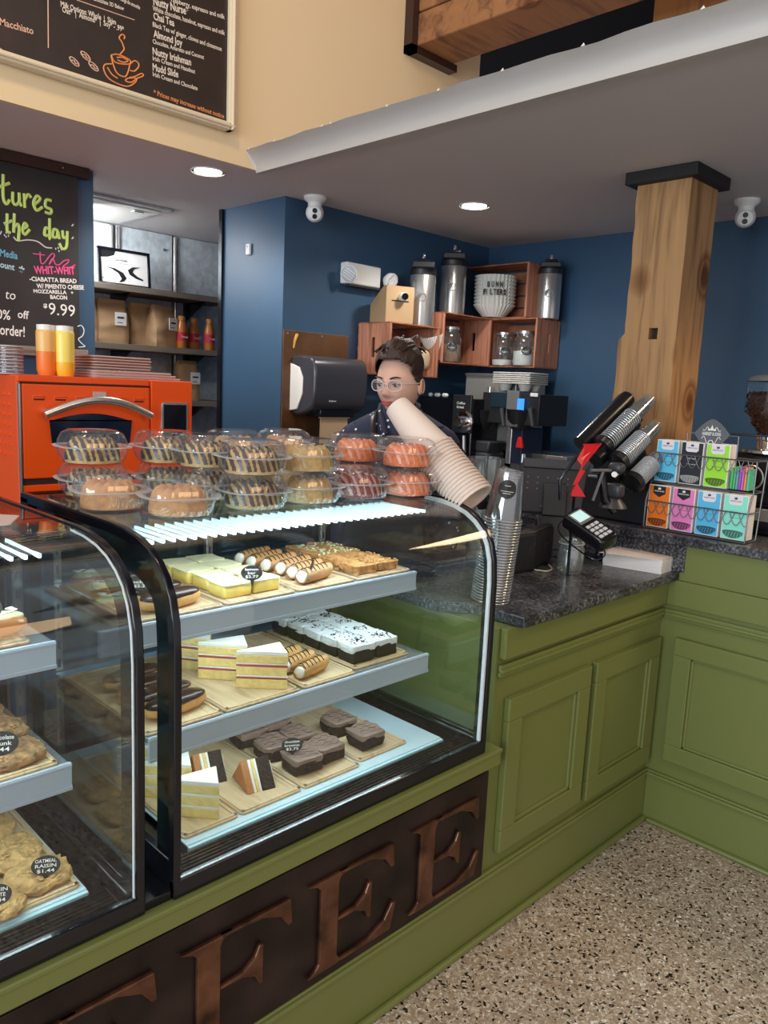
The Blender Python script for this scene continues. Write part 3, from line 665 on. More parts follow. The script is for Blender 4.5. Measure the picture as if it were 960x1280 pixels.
# cannoli
def cannoli(label, loc, rz, L=.10, r=.019, m=shellm, group=None, stick=False, tilt=0):
    t = food('cannoli', label, 'cannoli', loc, rz, group)
    n = 20; vs = []; fs = []; K = 14
    for j in range(K+1):
        x = -L/2+L*j/K
        for i in range(n):
            a = 2*PI*i/n; rr = r*(1+.10*math.sin(PI*j/K))*(1+.05*noise.noise(Vector((x*60, math.cos(a)*2, math.sin(a)*2+loc[0]*9))))
            vs.append((x+(.008*math.cos(a) if j in (0, K) else 0), rr*math.sin(a), r+rr*math.cos(a)*.95))
    fs = [(j*n+i, (j+1)*n+i, (j+1)*n+(i+1) % n, j*n+(i+1) % n) for j in range(K) for i in range(n)]
    MB().add(vs, fs).build('shell', m, t)
    for s in (-1, 1): MB().blob((s*L/2*.93, 0, r), (.010, r*.9, r*.86), 2, 16, 8, .002, 90).build('cream_filling', creamf, t)
    mb = MB()
    for q in range(6):
        x = -L*.38+q*L*.15; pts = [(x+.006*math.sin(a*2), (r*1.12)*math.sin(a), r+(r*1.10)*math.cos(a)) for a in [-.9+.3*w for w in range(7)]]
        mb.tube(pts, .0012, 5)
    mb.build('chocolate_drizzle', choc, t)
    if stick:
        mb = MB(); mb.tube([(-L*.45, -r*.9, r*.6), (-L*.05, 0, r*2.9)], .0035, 6); mb.build('chocolate_stick', choc, t)
for j in range(6):
    cannoli('shell cannoli on the top shelf, %s from the front' % ORD[j], (1.285+.012*math.sin(j), 1.525+j*.052, ZT1), .25, .115, .019, shellm, 'drizzled cannoli on the top shelf', j == 0)
for j in range(3):
    cannoli('short golden drizzled cannoli on the middle shelf, %s from the front' % ORD[j], (1.235-.004*j, 1.465+j*.052, ZT2), .25, .105, .018, pastry, 'short cannoli on the middle shelf')
# crumb bars
for i in range(2):
    for j in range(4):
        x = 1.45+i*.083; y = 1.535+j*.078
        t = square('crumb-topped bar, %s column, row %s from the front' % (['left', 'right'][i], ORD[j]), 'crumb_bar', (x, y, ZT1), .082, .077, .018, crumb, crumb, .007, 0, 'crumb-topped bars on the top shelf', 'crumb bar', .006)
        mb = MB(); rr = random.Random(i*7+j)
        for q in range(26): mb.blob((rr.uniform(-.036, .036), rr.uniform(-.033, .033), .026), (.004, .004, .003), 2, 6, 4)
        mb.build('crumbs', crumb if j < 2 else mat('candy_bits', (.45, .50, .30), .6, var=.6, vs=120), t)['kind'] = 'stuff'
# strawberry cake slices
def wedge(label, loc, rz, L, w, layers, group, name='cake_slice', cat='cake slice', lie=None, names=None):
    t = food(name, label, cat, loc, rz, group); z = 0
    if lie: t.rotation_euler = lie
    for q, (h, m) in enumerate(layers):
        ins = .0015*(q % 2)
        MB().prism([(-L/2, 0), (L/2-ins, -w/2+ins), (L/2-ins, w/2-ins)], z, z+h).build(names[q] if names else ('cake_layer' if q % 2 == 0 else 'filling'), m, t, .0015)
        z += h
    return t
LY = [(.024, sponge), (.005, jam), (.004, creamf), (.022, sponge), (.005, jam), (.004, creamf), (.020, sponge), (.010, creamf)]
NM = ['sponge_layer', 'jam_layer', 'cream_layer', 'sponge_layer', 'jam_layer', 'cream_layer', 'sponge_layer', 'frosting']
for (x, y, rz, lb) in ((1.085, 1.480, -.42, 'front layered sponge cake slice with two jam lines'), (1.045, 1.585, -.50, 'layered jam cake slice, second from the front'), (1.015, 1.70, -.60, 'white frosted cake slice at the back of its board')):
    wedge(lb, (x, y, ZT2), rz, .118, .085, LY, 'jam cake slices on the middle shelf', names=NM)
# coconut squares
for i in range(2):
    for j in range(5):
        x = 1.40+i*.085; y = 1.475+j*.074
        t = square('dark chocolate square with white coconut cream, %s column, row %s' % (['left', 'right'][i], ORD[j]), 'chocolate_square', (x, y, ZT2), .081, .071, .040, cake, coco, .012, 0, 'coconut topped chocolate squares', 'cake', .003)
        mb = MB(); rr = random.Random(i*17+j)
        for q in range(34): mb.cb((rr.gauss(0, .014), rr.gauss(0, .012), .0525), (.006, .002, .0015), Matrix.Rotation(rr.uniform(0, 3), 4, 'Z'))
        mb.build('chocolate_shavings', choc, t, 0, False)['kind'] = 'stuff'
# bottom deck
LZ = [(.022, sponge), (.006, creamf), (.022, sponge), (.006, creamf), (.02, sponge), (.01, creamf)]
NZ = ['sponge_layer', 'cream_layer']*2+['sponge_layer', 'frosting']
for (x, y, rz, lb) in ((.865, 1.42, -.5, 'front pale lemon layer cake slice behind the black frame'), (.86, 1.53, -.45, 'pale lemon layer cake slice, second from the front'), (.86, 1.65, -.5, 'pale lemon layer cake slice, third from the front')):
    wedge(lb, (x, y, ZT3), rz, .11, .085, LZ, 'lemon layer cake slices on the bottom deck', names=NZ)
LT = [(.016, cake), (.007, creamf), (.014, sponge), (.007, creamf), (.010, mat('caramel_layer', (.50, .22, .07), .5)), (.016, frost)]
NT = ['cake_layer', 'cream_layer', 'sponge_layer', 'cream_layer', 'caramel_layer', 'frosting']
for (x, y, rz, lb) in ((1.045, 1.445, -.22, 'front chocolate wedge lying on its side with white and caramel layers'), (.975, 1.545, -.22, 'chocolate and cream wedge behind the front wedge')):
    t = thing('cake_wedge', lb, 'cake slice', (x, y, ZT3), rz, 'layered chocolate wedges')
    MW = Matrix.Translation((0, 0, .0)) @ Matrix.Rotation(-PI/2, 4, 'Y').to_4x4()
    xx = -.034
    for q, (h, m) in enumerate([(.018, mat('caramel_cake', (.42, .17, .05), .7) if 'caramel_cake' not in MAT else MAT['caramel_cake']), (.007, creamf), (.007, sponge), (.007, creamf), (.034, cake)]):
        M2 = Matrix(((0, 0, 1, 0), (1, 0, 0, 0), (0, 1, 0, 0), (0, 0, 0, 1)))
        MB().prism([(-.05, 0), (.05, 0), (.0, .062)], xx, xx+h, M2).build(['cake_layer', 'cream_layer', 'sponge_layer', 'cream_layer', 'chocolate_layer'][q], m, t, .002)
        xx += h
    mb = MB()
    for q in range(3): mb.tube([(.0395, -.03+q*.018, .004+.02*(q == 1)), (.0395, -.02+q*.014, .03), (.0395, -.005+q*.006, .05-.01*q)], .0016, 5)
    mb.build('icing_lines', creamf, t)
swirl = mat('swirl_line', (.10, .055, .04), .4)
BR = [(1.18, 1.425, 'front'), (1.262, 1.435, 'front right'), (1.165, 1.525, 'second row left'), (1.25, 1.53, 'second row right'), (1.16, 1.63, 'third row left'), (1.245, 1.635, 'third row right'), (1.40, 1.425, 'lone front'), (1.395, 1.53, 'lone rear')]
for (x, y, lb) in BR:
    t = square('%s swirled cocoa frosted brownie on the bottom deck' % lb, 'brownie', (x, y, ZT3), .084, .078, .036, cake, frost, .008, .08*math.sin(x*90), 'frosted brownies on the bottom deck', 'brownie', .004, 7)
    mb = MB()
    for q in range(4):
        mb.tube([(-.034+w*.008, -.026+q*.017+.005*math.sin(w*1.7+q+x*30), .0445) for w in range(9)], .0009, 4)
    mb.build('swirl', swirl, t)
price_tag((1.155, 1.435, ZT3+.040), ['chocolate', 'brownie', '$2.75'], 'oval black tag standing in the front brownie')
# near case
def cookie_at(label, loc, r, m, group, seed=0, tilt=0, h=.013):
    t = food('cookie', label, 'cookie', loc, 0, group); t.rotation_euler = (tilt, 0, 0)
    MB().blob((0, 0, h*.62), (r, r*.97, h*.85), 2.6, 72, 26, .007, 34, seed=seed, bottom=.6, amp2=.0032).build('cookie_body', m, t)
    mb = MB(); rr = random.Random(seed)
    for q in range(44):
        a = rr.uniform(0, 2*PI); d = r*.9*math.sqrt(rr.random()); zz = h*.62+h*math.sqrt(max(0, 1-(d/r)**2.4))-.001
        mb.blob((d*math.cos(a), d*math.sin(a), zz), (rr.uniform(.003, .006), rr.uniform(.003, .006), .002), 2, 7, 4)
    mb.build('oat_flakes', m, t)['kind'] = 'stuff'
cl = [(.520, 1.405, .058, 0), (.425, 1.365, .050, 1), (.500, 1.505, .062, 2), (.405, 1.475, .06, 3), (.49, 1.62, .06, 4), (.30, 1.42, .06, 5), (.37, 1.60, .06, 6)]
nmz = ['nearest the case end with the OATMEAL RAISIN tag', 'pale one at the front left with a cut-off tag', 'second from the front along the right', 'at the photo edge behind the pale one', 'third from the front along the right', 'outside the photo edge at the front', 'third row at the photo edge']
for (x, y, r, q) in cl:
    cookie_at('large golden oatmeal cookie, '+nmz[q], (x, y, ZT3+.001*q), r, cookie, 'oatmeal cookies at the bottom of the near case', q)
price_tag((.528, 1.385, ZT3+.008), ['OATMEAL', 'RAISIN', '$1.44'], 'oval black tag reading OATMEAL RAISIN $1.44', .052, .036)
price_tag((.432, 1.362, ZT3+.004), ['RAISIN', 'WHITE', '$1.44'], 'oval black tag cut off by the photo edge beside the pale cookie', .05, .036)
cl2 = [(.50, 1.475, .060, 10), (.505, 1.585, .062, 11), (.39, 1.47, .062, 12), (.39, 1.58, .06, 13), (.50, 1.70, .06, 14)]
nm2 = ['front right with the black tag on it', 'right of the second row', 'front left at the photo edge', 'left of the second row', 'right of the third row']
for q, (x, y, r, sd) in enumerate(cl2): cookie_at('lumpy brown chocolate chunk cookie, '+nm2[q], (x, y, ZT2+.001*q), r, cookie2, 'chunk cookies on the near case middle shelf', sd, 0, .017)
price_tag((.480, 1.455, ZT2+.018), ['chocolate', 'chunk', '1.44'], 'oval black tag reading chocolate chunk 1.44', .058, .044)
for j, (x, y) in enumerate([(.475, 1.53), (.45, 1.64), (.43, 1.75)]):
    t = food('iced_pastry', 'long glossy pastry with pale green icing in the near case, %s from the front' % ORD[j], 'pastry', (x, y, ZT1), .1, 'iced pastries in the near case')
    MB().blob((0, 0, .022), (.085, .034, .022), 2.5, 30, 12, .003, 50, seed=j).build('pastry', mat('glazed_brown', (.42, .15, .04), .25, var=.2) if 'glazed_brown' not in MAT else MAT['glazed_brown'], t)
    MB().blob((0, 0, .035), (.078, .026, .012), 2.5, 30, 12, .003, 60, seed=j+3).build('icing', mat('pale_icing', (.62, .62, .35), .25) if 'pale_icing' not in MAT else MAT['pale_icing'], t)
    mb = MB(); rr = random.Random(j)
    for q in range(14): mb.blob((rr.uniform(.0, .07), rr.uniform(-.018, .018), .047), (.006, .003, .002), 2, 7, 4)
    mb.build('almond_flakes', creamf, t)['kind'] = 'stuff'
price_tag((.475, 1.500, ZT1+.042), ['maple', 'cream', '$2.29'], 'black oval tag at the photo edge on the near case top shelf', .055, .045)
# ================= CLEAR CAKE CONTAINERS AND BUNDT CAKES ON TOP OF THE FAR CASE
ZTOP = 1.3095
def sq(a): return 1/((abs(math.cos(a))**4+abs(math.sin(a))**4)**.25)
def rib(n_, amp): return lambda a, z: sq(a)**.7*(1+amp*math.cos(n_*a))
def make_container():
    t = thing('cake_container', 'x', 'container', (0, 0, 0))
    MB().lathe([(.061, .0), (.063, .001), (.072, .016), (.075, .034), (.0755, .038)], 72, None, True, False, rib(24, .012)).build('tray', plast, t)
    MB().lathe([(.075, .038), (.085, .0385), (.086, .041), (.074, .0405)], 72, None, False, False, rib(24, 0)).build('flange', rimclear, t)
    MB().lathe([(.0755, .041), (.073, .055), (.066, .070), (.058, .0755), (.055, .0758), (.053, .0785), (.0, .0790)], 72, None, False, False, rib(24, .014)).build('lid', plast, t)
    MB().box(-.02, -.098, .0375, .02, -.082, .0405).build('tab', plast, t, .001)
    return t
def bundt_pts(n=64, m=16, R=.038, rt=.025, hh=.056, grow=0):
    vs = []
    for j in range(m+1):
        u = PI*j/m
        for i in range(n):
            a = 2*PI*i/n; fl = 1+.10*math.cos(12*a)*math.sin(u)
            if j > m*.75: fl = 1
            rr = R+(rt+grow)*math.cos(u)*fl*(1.0 if u < PI/2 else .95); z = (hh+grow)*math.sin(u)**.8*(1-.05*math.cos(12*a)) if 0 < j < m else 0
            vs.append((rr*math.cos(a), rr*math.sin(a), z))
    fs = [(j*n+i, j*n+(i+1) % n, (j+1)*n+(i+1) % n, (j+1)*n+i) for j in range(m) for i in range(n)]
    return vs, fs
BM = {}
def make_bundt(kind):
    base = {'striped': (.55, .36, .13), 'plain': (.58, .36, .11), 'brown': (.55, .27, .10), 'red': (.20, .018, .012), 'orange': (.78, .20, .055)}[kind]
    drz = {'striped': (.05, .022, .014), 'plain': (.60, .42, .18), 'brown': (.52, .28, .12), 'red': (.55, .28, .24), 'orange': (.85, .35, .22)}[kind]
    t = thing('bundt_cake', 'x', 'cake', (0, 0, 0))
    vs, fs = bundt_pts(); MB().add(vs, fs).build('cake_ring', mat('bundt_'+kind, base, .6, bump=.8, bs=90, var=.2, vs=60), t)
    if kind in ('striped', 'red', 'orange', 'plain'):
        v2, f2 = bundt_pts(180, 44, grow=.0014); keep = []
        k = {'striped': 400, 'red': 330, 'orange': 330, 'plain': 240}[kind]; th = {'striped': -.15, 'red': .45, 'orange': .5, 'plain': .7}[kind]
        for q in f2:
            c = [sum(v2[i][w] for i in q)/4 for w in range(3)]
            if c[2] > .004 and math.sin(k*(c[0]*.72-c[1]*.70+c[2]*.30)+1.3*noise.noise(Vector((c[0]*50, c[1]*50, 0)))) > th: keep.append(q)
        ic = MB().add(v2, keep).build('icing_stripes', mat('icing_'+kind, drz, .3), t)
    return t
PR = {k: make_bundt(k) for k in ('striped', 'plain', 'brown', 'red', 'orange')}
PC = make_container()
usedk = set()
def stack(x, y, kinds, where, ks=1.0, rz=0):
    for lv, k in enumerate(kinds):
        if not k: continue
        rr = random.Random(int(x*1000)+lv)
        dx, dy = rr.uniform(-.004, .004), rr.uniform(-.004, .004); a = rz+rr.uniform(-.15, .15)
        nm = {'striped': 'chocolate-striped', 'plain': 'golden', 'brown': 'plain brown', 'red': 'dark red', 'orange': 'orange-pink'}[k]
        pos = '' if len(kinds) == 1 else (', lower of two' if lv == 0 else ', upper of two')
        o = copy_tree(PC); o.location = (x+dx, y+dy, ZTOP+lv*.0785*ks); o.rotation_euler = (0, 0, a-.2); o.scale = (ks,)*3
        o['label'] = 'clear container %s%s' % (where, pos); o['group'] = 'clear cake containers on the display case'
        q = copy_tree(PR[k]); q.location = (x+dx, y+dy, ZTOP+lv*.0785*ks+.0015); q.rotation_euler = (0, 0, a+.3); q.scale = (ks, ks, ks)
        q['label'] = '%s bundt cake %s%s' % (nm, where, pos); q['group'] = 'bundt cakes on the display case'
STK = [((.872, 1.50), ['brown'], 'at the front left, alone'), ((.785, 1.640), ['brown'], 'left of the front one, alone'),
 ((.835, 1.835), ['striped', 'striped'], 'nearest the orange oven at the far left'),
 ((1.065, 1.505), ['striped', 'striped'], 'at the middle front above the light strip'),
 ((1.245, 1.515), ['plain', 'plain'], 'in front of the towel dispenser'), ((1.415, 1.51), ['red'], 'with dark red cake, single at the front right'),
 ((1.575, 1.49), ['orange', 'orange'], 'at the right end beside the paper cups'),
 ((1.015, 1.80), ['striped', 'striped'], 'in the back row, second from the left'), ((1.055, 1.672), ['striped', 'striped'], 'in the middle row behind the front left one'),
 ((1.225, 1.815), ['plain', 'plain'], 'in the back row, third from the left'), ((1.40, 1.82), ['plain', 'brown'], 'in the back row below the towel dispenser'),
 ((1.545, 1.66), ['red', 'orange'], 'in the back row in front of the woman')]
for (x, y), kinds, w in STK: stack(x, y, kinds, w, 1.0)
def rm_tree(o):
    for c in list(o.children): rm_tree(c)
    bpy.data.objects.remove(o)
for o in list(PR.values())+[PC]: rm_tree(o)

# ================= NESTED CUP STACKS
def frame_along(p0, p1):
    d = (Vector(p1)-Vector(p0)); return Matrix.Translation(Vector(p0)) @ d.to_track_quat('Z', 'Y').to_matrix().to_4x4(), d.length
def cup_stack(name, p_rim, p_tip, n, cuph, r_rim, r_base, m, labelf, group, cat='cup', logo=False):
    """nested cups, bases toward p_tip, rims toward p_rim"""
    M1, L = frame_along(p_rim, p_tip); pitch = (L-cuph)/(n-1)
    rimo = None
    me = MB().lathe([(r_rim, 0), (r_rim*1.06, .001), (r_rim*1.075, .004), (r_rim*1.04, .0065), (r_rim*.99, .008), (r_base, cuph*.965), (r_base*.97, cuph), (r_base*.9, cuph), (r_base*.88, cuph*.985)], 36, None, False, True)
    proto = me.build(name, m)
    if m is cupclear:
        rimo = MB().tube([(r_rim*1.05*math.cos(a), r_rim*1.05*math.sin(a), .003) for a in [2*PI*i/32 for i in range(32)]], .0016, 6, True).build('rim', rimclear, proto)
    for k in range(n):
        o = proto if k == 0 else proto.copy()
        if k: COL.objects.link(o)
        if k and rimo: q = rimo.copy(); COL.objects.link(q); q.parent = o
        o.matrix_world = M1 @ Matrix.Translation((0, 0, pitch*k))
        tag(o, labelf(n-1-k), cat, group)
    if logo:
        M2 = M1 @ Matrix.Translation((0, 0, pitch*(n-1))); return M2
    return M1
# leaning cream paper cups behind the right end of the case
cup_stack('paper_cup', at(592, 626, 2.18), at(496, 508, 2.30), 17, .19, .060, .038, cupm, lambda k: 'cream paper cup of the leaning stack before the woman, %s from its top' % ORD[k], 'cream paper cups in the leaning stack')
# dispenser trough for those cups
dsp = thing('cup_holder', 'black slanted cup holder bar behind the leaning paper cups', 'holder', at(600, 640, 2.4))
q0, q1 = at(607, 632, 2.38), at(566, 558, 2.52)
mb = MB(dsp.location); Mx, L = frame_along(q0, q1); mb.box(-.017, -.02, 0, .017, .02, L, Mx); mb.build('bar', black, dsp, .003)
mb = MB(dsp.location); mb.tube([q0+CR*.019, q1+CR*.019], .002, 6); mb.build('edge', steel, dsp)
# tall clear plastic cups standing on the granite
pb = Vector((1.845, 1.372, .9865)); tp = at(638, 588, 2.27)
M2 = cup_stack('clear_cup', pb, tp, 30, .145, .054, .040, cupclear, lambda k: 'clear plastic cup in the upright stack on the granite, %s from its top' % ORD[k], 'clear cups in the upright stack', logo=True)
def logo_disc(M2, r0, r1, h, zc, rad, label):
    t = thing('logo_sticker', label, 'sticker', M2.translation)
    # disc wrapped on the cup's side, facing the camera
    inv = M2.inverted(); c = inv @ Vector((0, 0, H)); a0 = math.atan2(c.y, c.x); vs = []; n = 24
    loc = M2.translation
    for ring_ in (0, 1):
        for i in range(n):
            a = 2*PI*i/n; z = zc+rad*math.sin(a)*ring_; rr = r0+(r1-r0)*(z/h)+.0015; th = a0+rad*math.cos(a)*ring_/rr; vs.append((M2 @ Vector((rr*math.cos(th), rr*math.sin(th), z)))-loc)
    fs = [(i, (i+1) % n, n+(i+1) % n, n+i) for i in range(n)]
    MB().add(vs, fs).build('disc', tagm, t)
    mb = MB()
    for (dz, w) in ((.010, .4), (-.006, .8), (-.012, .5)):
        pts = [(M2 @ Vector(((r0+(r1-r0)*((zc+dz)/h)+.0025)*math.cos(a0+rad*w*s/r0), (r0+(r1-r0)*((zc+dz)/h)+.0025)*math.sin(a0+rad*w*s/r0), zc+dz)))-loc for s in (-1, -.5, 0, .5, 1)]
        mb.tube(pts, .0008, 4)
    mb.build('print', inkw, t)
logo_disc(M2, .058, .040, .145, .095, .027, 'round black logo sticker on the top clear cup of the upright stack')
# three slanted black dispensers with clear cups by the post
disp = [((757, 554), (813, 498), 2.98, 'leftmost, highest'), ((776, 574), (820, 531), 2.94, 'middle'), ((794, 600), (826, 568), 2.90, 'rightmost, lowest')]
cdm = mat('dispenser_black', (.008, .008, .01), .25)
for q, ((xa, ya), (xb, yb), d, nm) in enumerate(disp):
    a, b = at(xa, ya, d-.02), at(xb, yb, d+.06)
    t = thing('cup_dispenser', '%s slanted black cup dispenser left of the tea box rack' % nm, 'dispenser', a, 0, 'slanted cup dispensers')
    M1, L = frame_along(a, b); Mo = Matrix.Translation(-a) @ M1
    inv = M1.inverted(); cc = inv @ Vector((0, 0, H)); a0 = math.atan2(cc.y, cc.x)
    # half-open black trough: far side of the stack
    n = 20; vs = []; LL = L*.72
    for z in (-.01, LL):
        for r in (.040, .044):
            for i in range(n+1):
                th = a0+PI*.66+(2*PI-PI*1.32)*i/n; vs.append(Mo @ Vector((r*math.cos(th), r*math.sin(th), z)))
    K = n+1; fs = []
    for i in range(n): fs += [(i, i+1, 2*K+i+1, 2*K+i), (K+i, 3*K+i, 3*K+i+1, K+i+1), (2*K+i, 2*K+i+1, 3*K+i+1, 3*K+i), (i, K+i, K+i+1, i+1)]
    fs += [(0, 2*K, 3*K, K), (n, K+n, 3*K+n, 2*K+n)]
    MB().add(vs, fs).build('trough', cdm, t)
    MB().lathe([(.02, -.03), (.040, -.025), (.045, -.005)], 24, Mo, True, False).build('spring_cap', cdm, t)
    if q == 0:
        bt = thing('dispenser_base', 'dark machine body under the slanted cup dispensers', 'machine base', at(783, 640, 3.15)); bt.location.z = 1.1205
        MB().box(-.10, -.19, 0, .11, .15, .17).build('body', blackp, bt, .01); MB().box(-.08, -.19, .17, .11, .10, .26).build('upper_body', blackp, bt, .01)
    # second tube behind, as the photo shows a dark rounded cap beside each stack
    cR = (inv.to_3x3() @ (-CR*.62+CU*.30+CF*.55)); off = Vector((cR.x, cR.y, 0)).normalized()*.078
    MB().lathe([(.034, -.05), (.034, L*.80), (.030, L*.88), (.014, L*.93)], 24, Mo @ Matrix.Translation(off)).build('side_tube', cdm, t)
    nn = 16; cup_stack('clear_cup', a+(b-a)*.02, b, nn, L*.42, .034, .027, cupclear, lambda k: 'clear plastic cup in the %s slanted dispenser, %s from its tip' % (nm, ORD[k]), 'clear cups in the slanted dispensers')
# ================= ORANGE OVEN (front face at Y = 2.8)
YO = 2.8; O = (1.35, 3.1, .95); ov = thing('countertop_oven', 'bright orange rapid cook oven with arched steel handle', 'oven', O)
x0, x1 = 1.012, 1.688
part('body', orange, ov, lambda m: m.box(x0, YO+.01, .99, x1, 3.45, 1.585), .006)
part('front_panel', orange, ov, lambda m: m.box(x0+.012, YO-.004, 1.225, 1.500, YO+.01, 1.555), .004)
part('top_strip', orange, ov, lambda m: m.box(x0, YO, 1.562, 1.500, YO+.012, 1.585), .003)
part('control_column', orange, ov, lambda m: m.box(1.508, YO-.002, 1.14, x1, YO+.012, 1.585), .004)
part('door_gap', seam, ov, lambda m: m.box(x0+.01, YO+.002, 1.552, 1.504, YO+.0105, 1.562), 0)
part('door_gap', seam, ov, lambda m: m.box(x0+.012, YO+.002, 1.205, 1.50, YO+.0105, 1.222), 0)
part('door_gap', seam, ov, lambda m: m.box(x0+.012, YO+.002, 1.165, 1.50, YO+.0105, 1.175), 0)
part('lower_panel', orange, ov, lambda m: m.box(x0+.01, YO-.002, 1.178, 1.50, YO+.01, 1.202).box(x0+.01, YO-.002, 1.0, 1.50, YO+.01, 1.162), .003)
part('steel_edge', steel, ov, lambda m: m.box(x0+.001, YO-.006, 1.0, x0+.007, YO+.01, 1.555), .001)
wa, wb_, wz0, wz1 = 1.115, 1.425, 1.345, 1.440
ptsw = [(wa+.008, wz0), (wb_-.008, wz0), (wb_, wz1-.01)]+[(wb_-(wb_-wa)*k/12, wz1-.012+.028*math.sin(PI*k/12)) for k in range(13)]+[(wa, wz1-.01)]
MB(O).prism(ptsw, 0.0, .006, wallM(Vector((0, YO-.001, 0)))).build('window', mat('oven_window', (.008, .012, .03), .08), ov, .002, False)
MB(O).tube([(x, YO-.045-.012*math.sin(PI*k/14), 1.452+.055*math.sin(PI*k/14)) for k, x in enumerate([1.085+.40*k/14 for k in range(15)])], .0135, 14).build('handle', steel, ov)
for x in (1.10, 1.47): MB(O).cyl((x, YO-.045, 1.462), (x, YO-.002, 1.462), .010).build('handle_mount', steel, ov)
for k in range(6): 
    x = 1.06+k*.075
    MB(O).box(x, YO-.006, 1.505, x+.042, YO-.003, 1.512).box(x, YO-.008, 1.512, x+.042, YO-.003, 1.516).build('vent_louvre', orange, ov, .001)
    MB(O).box(x+.003, YO-.0052, 1.500, x+.039, YO-.0038, 1.505).build('vent_slot', seam, ov)
part('maker_plate', mat('plate', (.45, .38, .35), .4), ov, lambda m: m.box(1.275, YO-.007, 1.515, 1.325, YO-.003, 1.535), .001)
part('screen_frame', steel, ov, lambda m: m.prism(rounded(1.548, 1.36, 1.665, 1.502, .012), 0, .008, wallM(Vector((0, YO-.002, 0)))), .002)
part('screen', mat('dark_screen', (.006, .007, .012), .1), ov, lambda m: m.box(1.557, YO-.012, 1.37, 1.656, YO-.009, 1.493), 0)
for k in range(7):
    for j in range(4):
        MB(O).box(x0-.004, 2.87+j*.05, 1.30+k*.035, x0+.001, 2.895+j*.05, 1.312+k*.035).build('side_louvre', orange, ov, .001)
tb = thing('oven_stand', 'dark stand under the orange oven behind the cases', 'table', (1.35, 3.1, 0)); 
MB().box(-.45, -.33, .90, .5, .42, .95).build('top', gran, tb, .003)
for sx in (-.42, .47):
    for sy in (-.3, .39): MB().box(sx-.02, sy-.02, 0, sx+.02, sy+.02, .90).build('leg', steel, tb)
MB().box(-.44, -.32, .9501, .49, .4, .9899).build('oven_feet_rail', black, tb)
# on the oven
ZOV = 1.5855
for k in range(3):
    t = thing('sheet_tray', 'pale flat tray under the reddish trays on the oven, %s from the bottom' % ORD[k], 'tray', (1.50, 2.98, ZOV+.010*k), 0, 'pale trays on the oven')
    MB().prism(rounded(-.20, -.13, .17-.02*k, .13, .02), 0, .004).build('tray_base', mat('tray_pink', (.50, .38, .36), .3) if 'tray_pink' not in MAT else MAT['tray_pink'], t, .001)
    MB().tube([(p[0], p[1], .006) for p in rounded(-.20, -.13, .17-.02*k, .13, .02)], .003, 6, True).build('rim', MAT['tray_pink'], t)
for k in range(5):
    t = thing('sheet_tray', 'reddish brown tray of the upper stack on the oven, %s from the bottom' % ORD[k], 'tray', (1.43+.004*(k % 2), 2.97, ZOV+.032+.0105*k), 0, 'reddish brown trays on the oven')
    MB().prism(rounded(-.12, -.10, .12, .10, .02), 0, .004).build('tray_base', mat('tray_brown', (.32, .12, .07), .4) if 'tray_brown' not in MAT else MAT['tray_brown'], t, .001)
    MB().tube([(p[0], p[1], .006) for p in rounded(-.12, -.10, .12, .10, .02)], .0028, 6, True).build('rim', MAT['tray_pink'], t)
def squeeze(x, y, c1, c2, lb, fill):
    t = thing('squeeze_bottle', lb, 'bottle', (x, y, ZOV), 0, 'sauce bottles on the oven')
    MB().lathe([(.028, 0), (.031, .012), (.0335, .02), (.034, fill)], 28).build('sauce', c1, t)
    MB().lathe([(.034, fill), (.0342, .15), (.033, .158), (.029, .163)], 28).build('bottle_top', c2, t)
    MB().lathe([(.031, .160), (.031, .178), (.012, .180)], 24).build('cap', white, t)
so = mat('orange_sauce', (.85, .20, .03), .4); so2 = mat('pale_orange', (.80, .45, .14), .35); sy = mat('yellow_sauce', (.90, .48, .03), .4); sy2 = mat('pale_yellow', (.88, .68, .14), .35)
squeeze(1.147, 2.89, so, so2, 'left squeeze bottle on the oven with orange sauce', .085)
squeeze(1.205, 2.87, sy, sy2, 'right squeeze bottle on the oven with yellow sauce', .05)
lidm = mat('lid_plastic', (.55, .50, .52), .2)
for k in range(17):
    o = MB((1.03+.001*(k % 3), 2.92, ZOV+.0058*k)).lathe([(.043, 0), (.0455, .001), (.0455, .003), (.041, .0045), (.036, .0052)], 26, Matrix.Translation((1.03+.001*(k % 3), 2.92, ZOV+.0058*k)), True, True).build('plastic_cup', cupclear if k % 2 else lidm)
    tag(o, 'short clear plastic cup stacked on the oven, %s from the bottom' % ORD[k], 'cup', 'clear plastic cups stacked on the oven')

# ================= CHALKBOARD
YC = 3.598
cb = thing('chalkboard', 'tall black chalkboard with hand-lettered daily features', 'chalkboard', (1.0, YC, 2.1)); O = (1.0, YC, 2.1)
part('slate', chalk, cb, lambda m: m.box(.2, YC-.018, 1.70, 1.575, YC, 2.47), .002)
part('top_rail', darktrim, cb, lambda m: m.box(.2, YC-.04, 2.452, 1.622, YC, 2.497), .003)
part('chalk_ledge', greyw, cb, lambda m: m.box(.2, YC-.05, 1.665, 1.60, YC, 1.705), .003)
part('screw', steel, cb, lambda m: m.lathe([(.004, 0), (.004, .002)], 12, wallM(Vector((1.50, YC-.041, 2.475))), True, True), 0)
inks = {'lime': mat('lime_chalk', (.62, .80, .22), .8), 'sky': mat('sky_chalk', (.18, .50, .70), .8), 'pink': mat('pink_chalk', (.85, .10, .32), .8), 'white': mat('white_chalk', (.8, .8, .78), .8), 'ice': mat('ice_chalk', (.50, .75, .80), .8)}
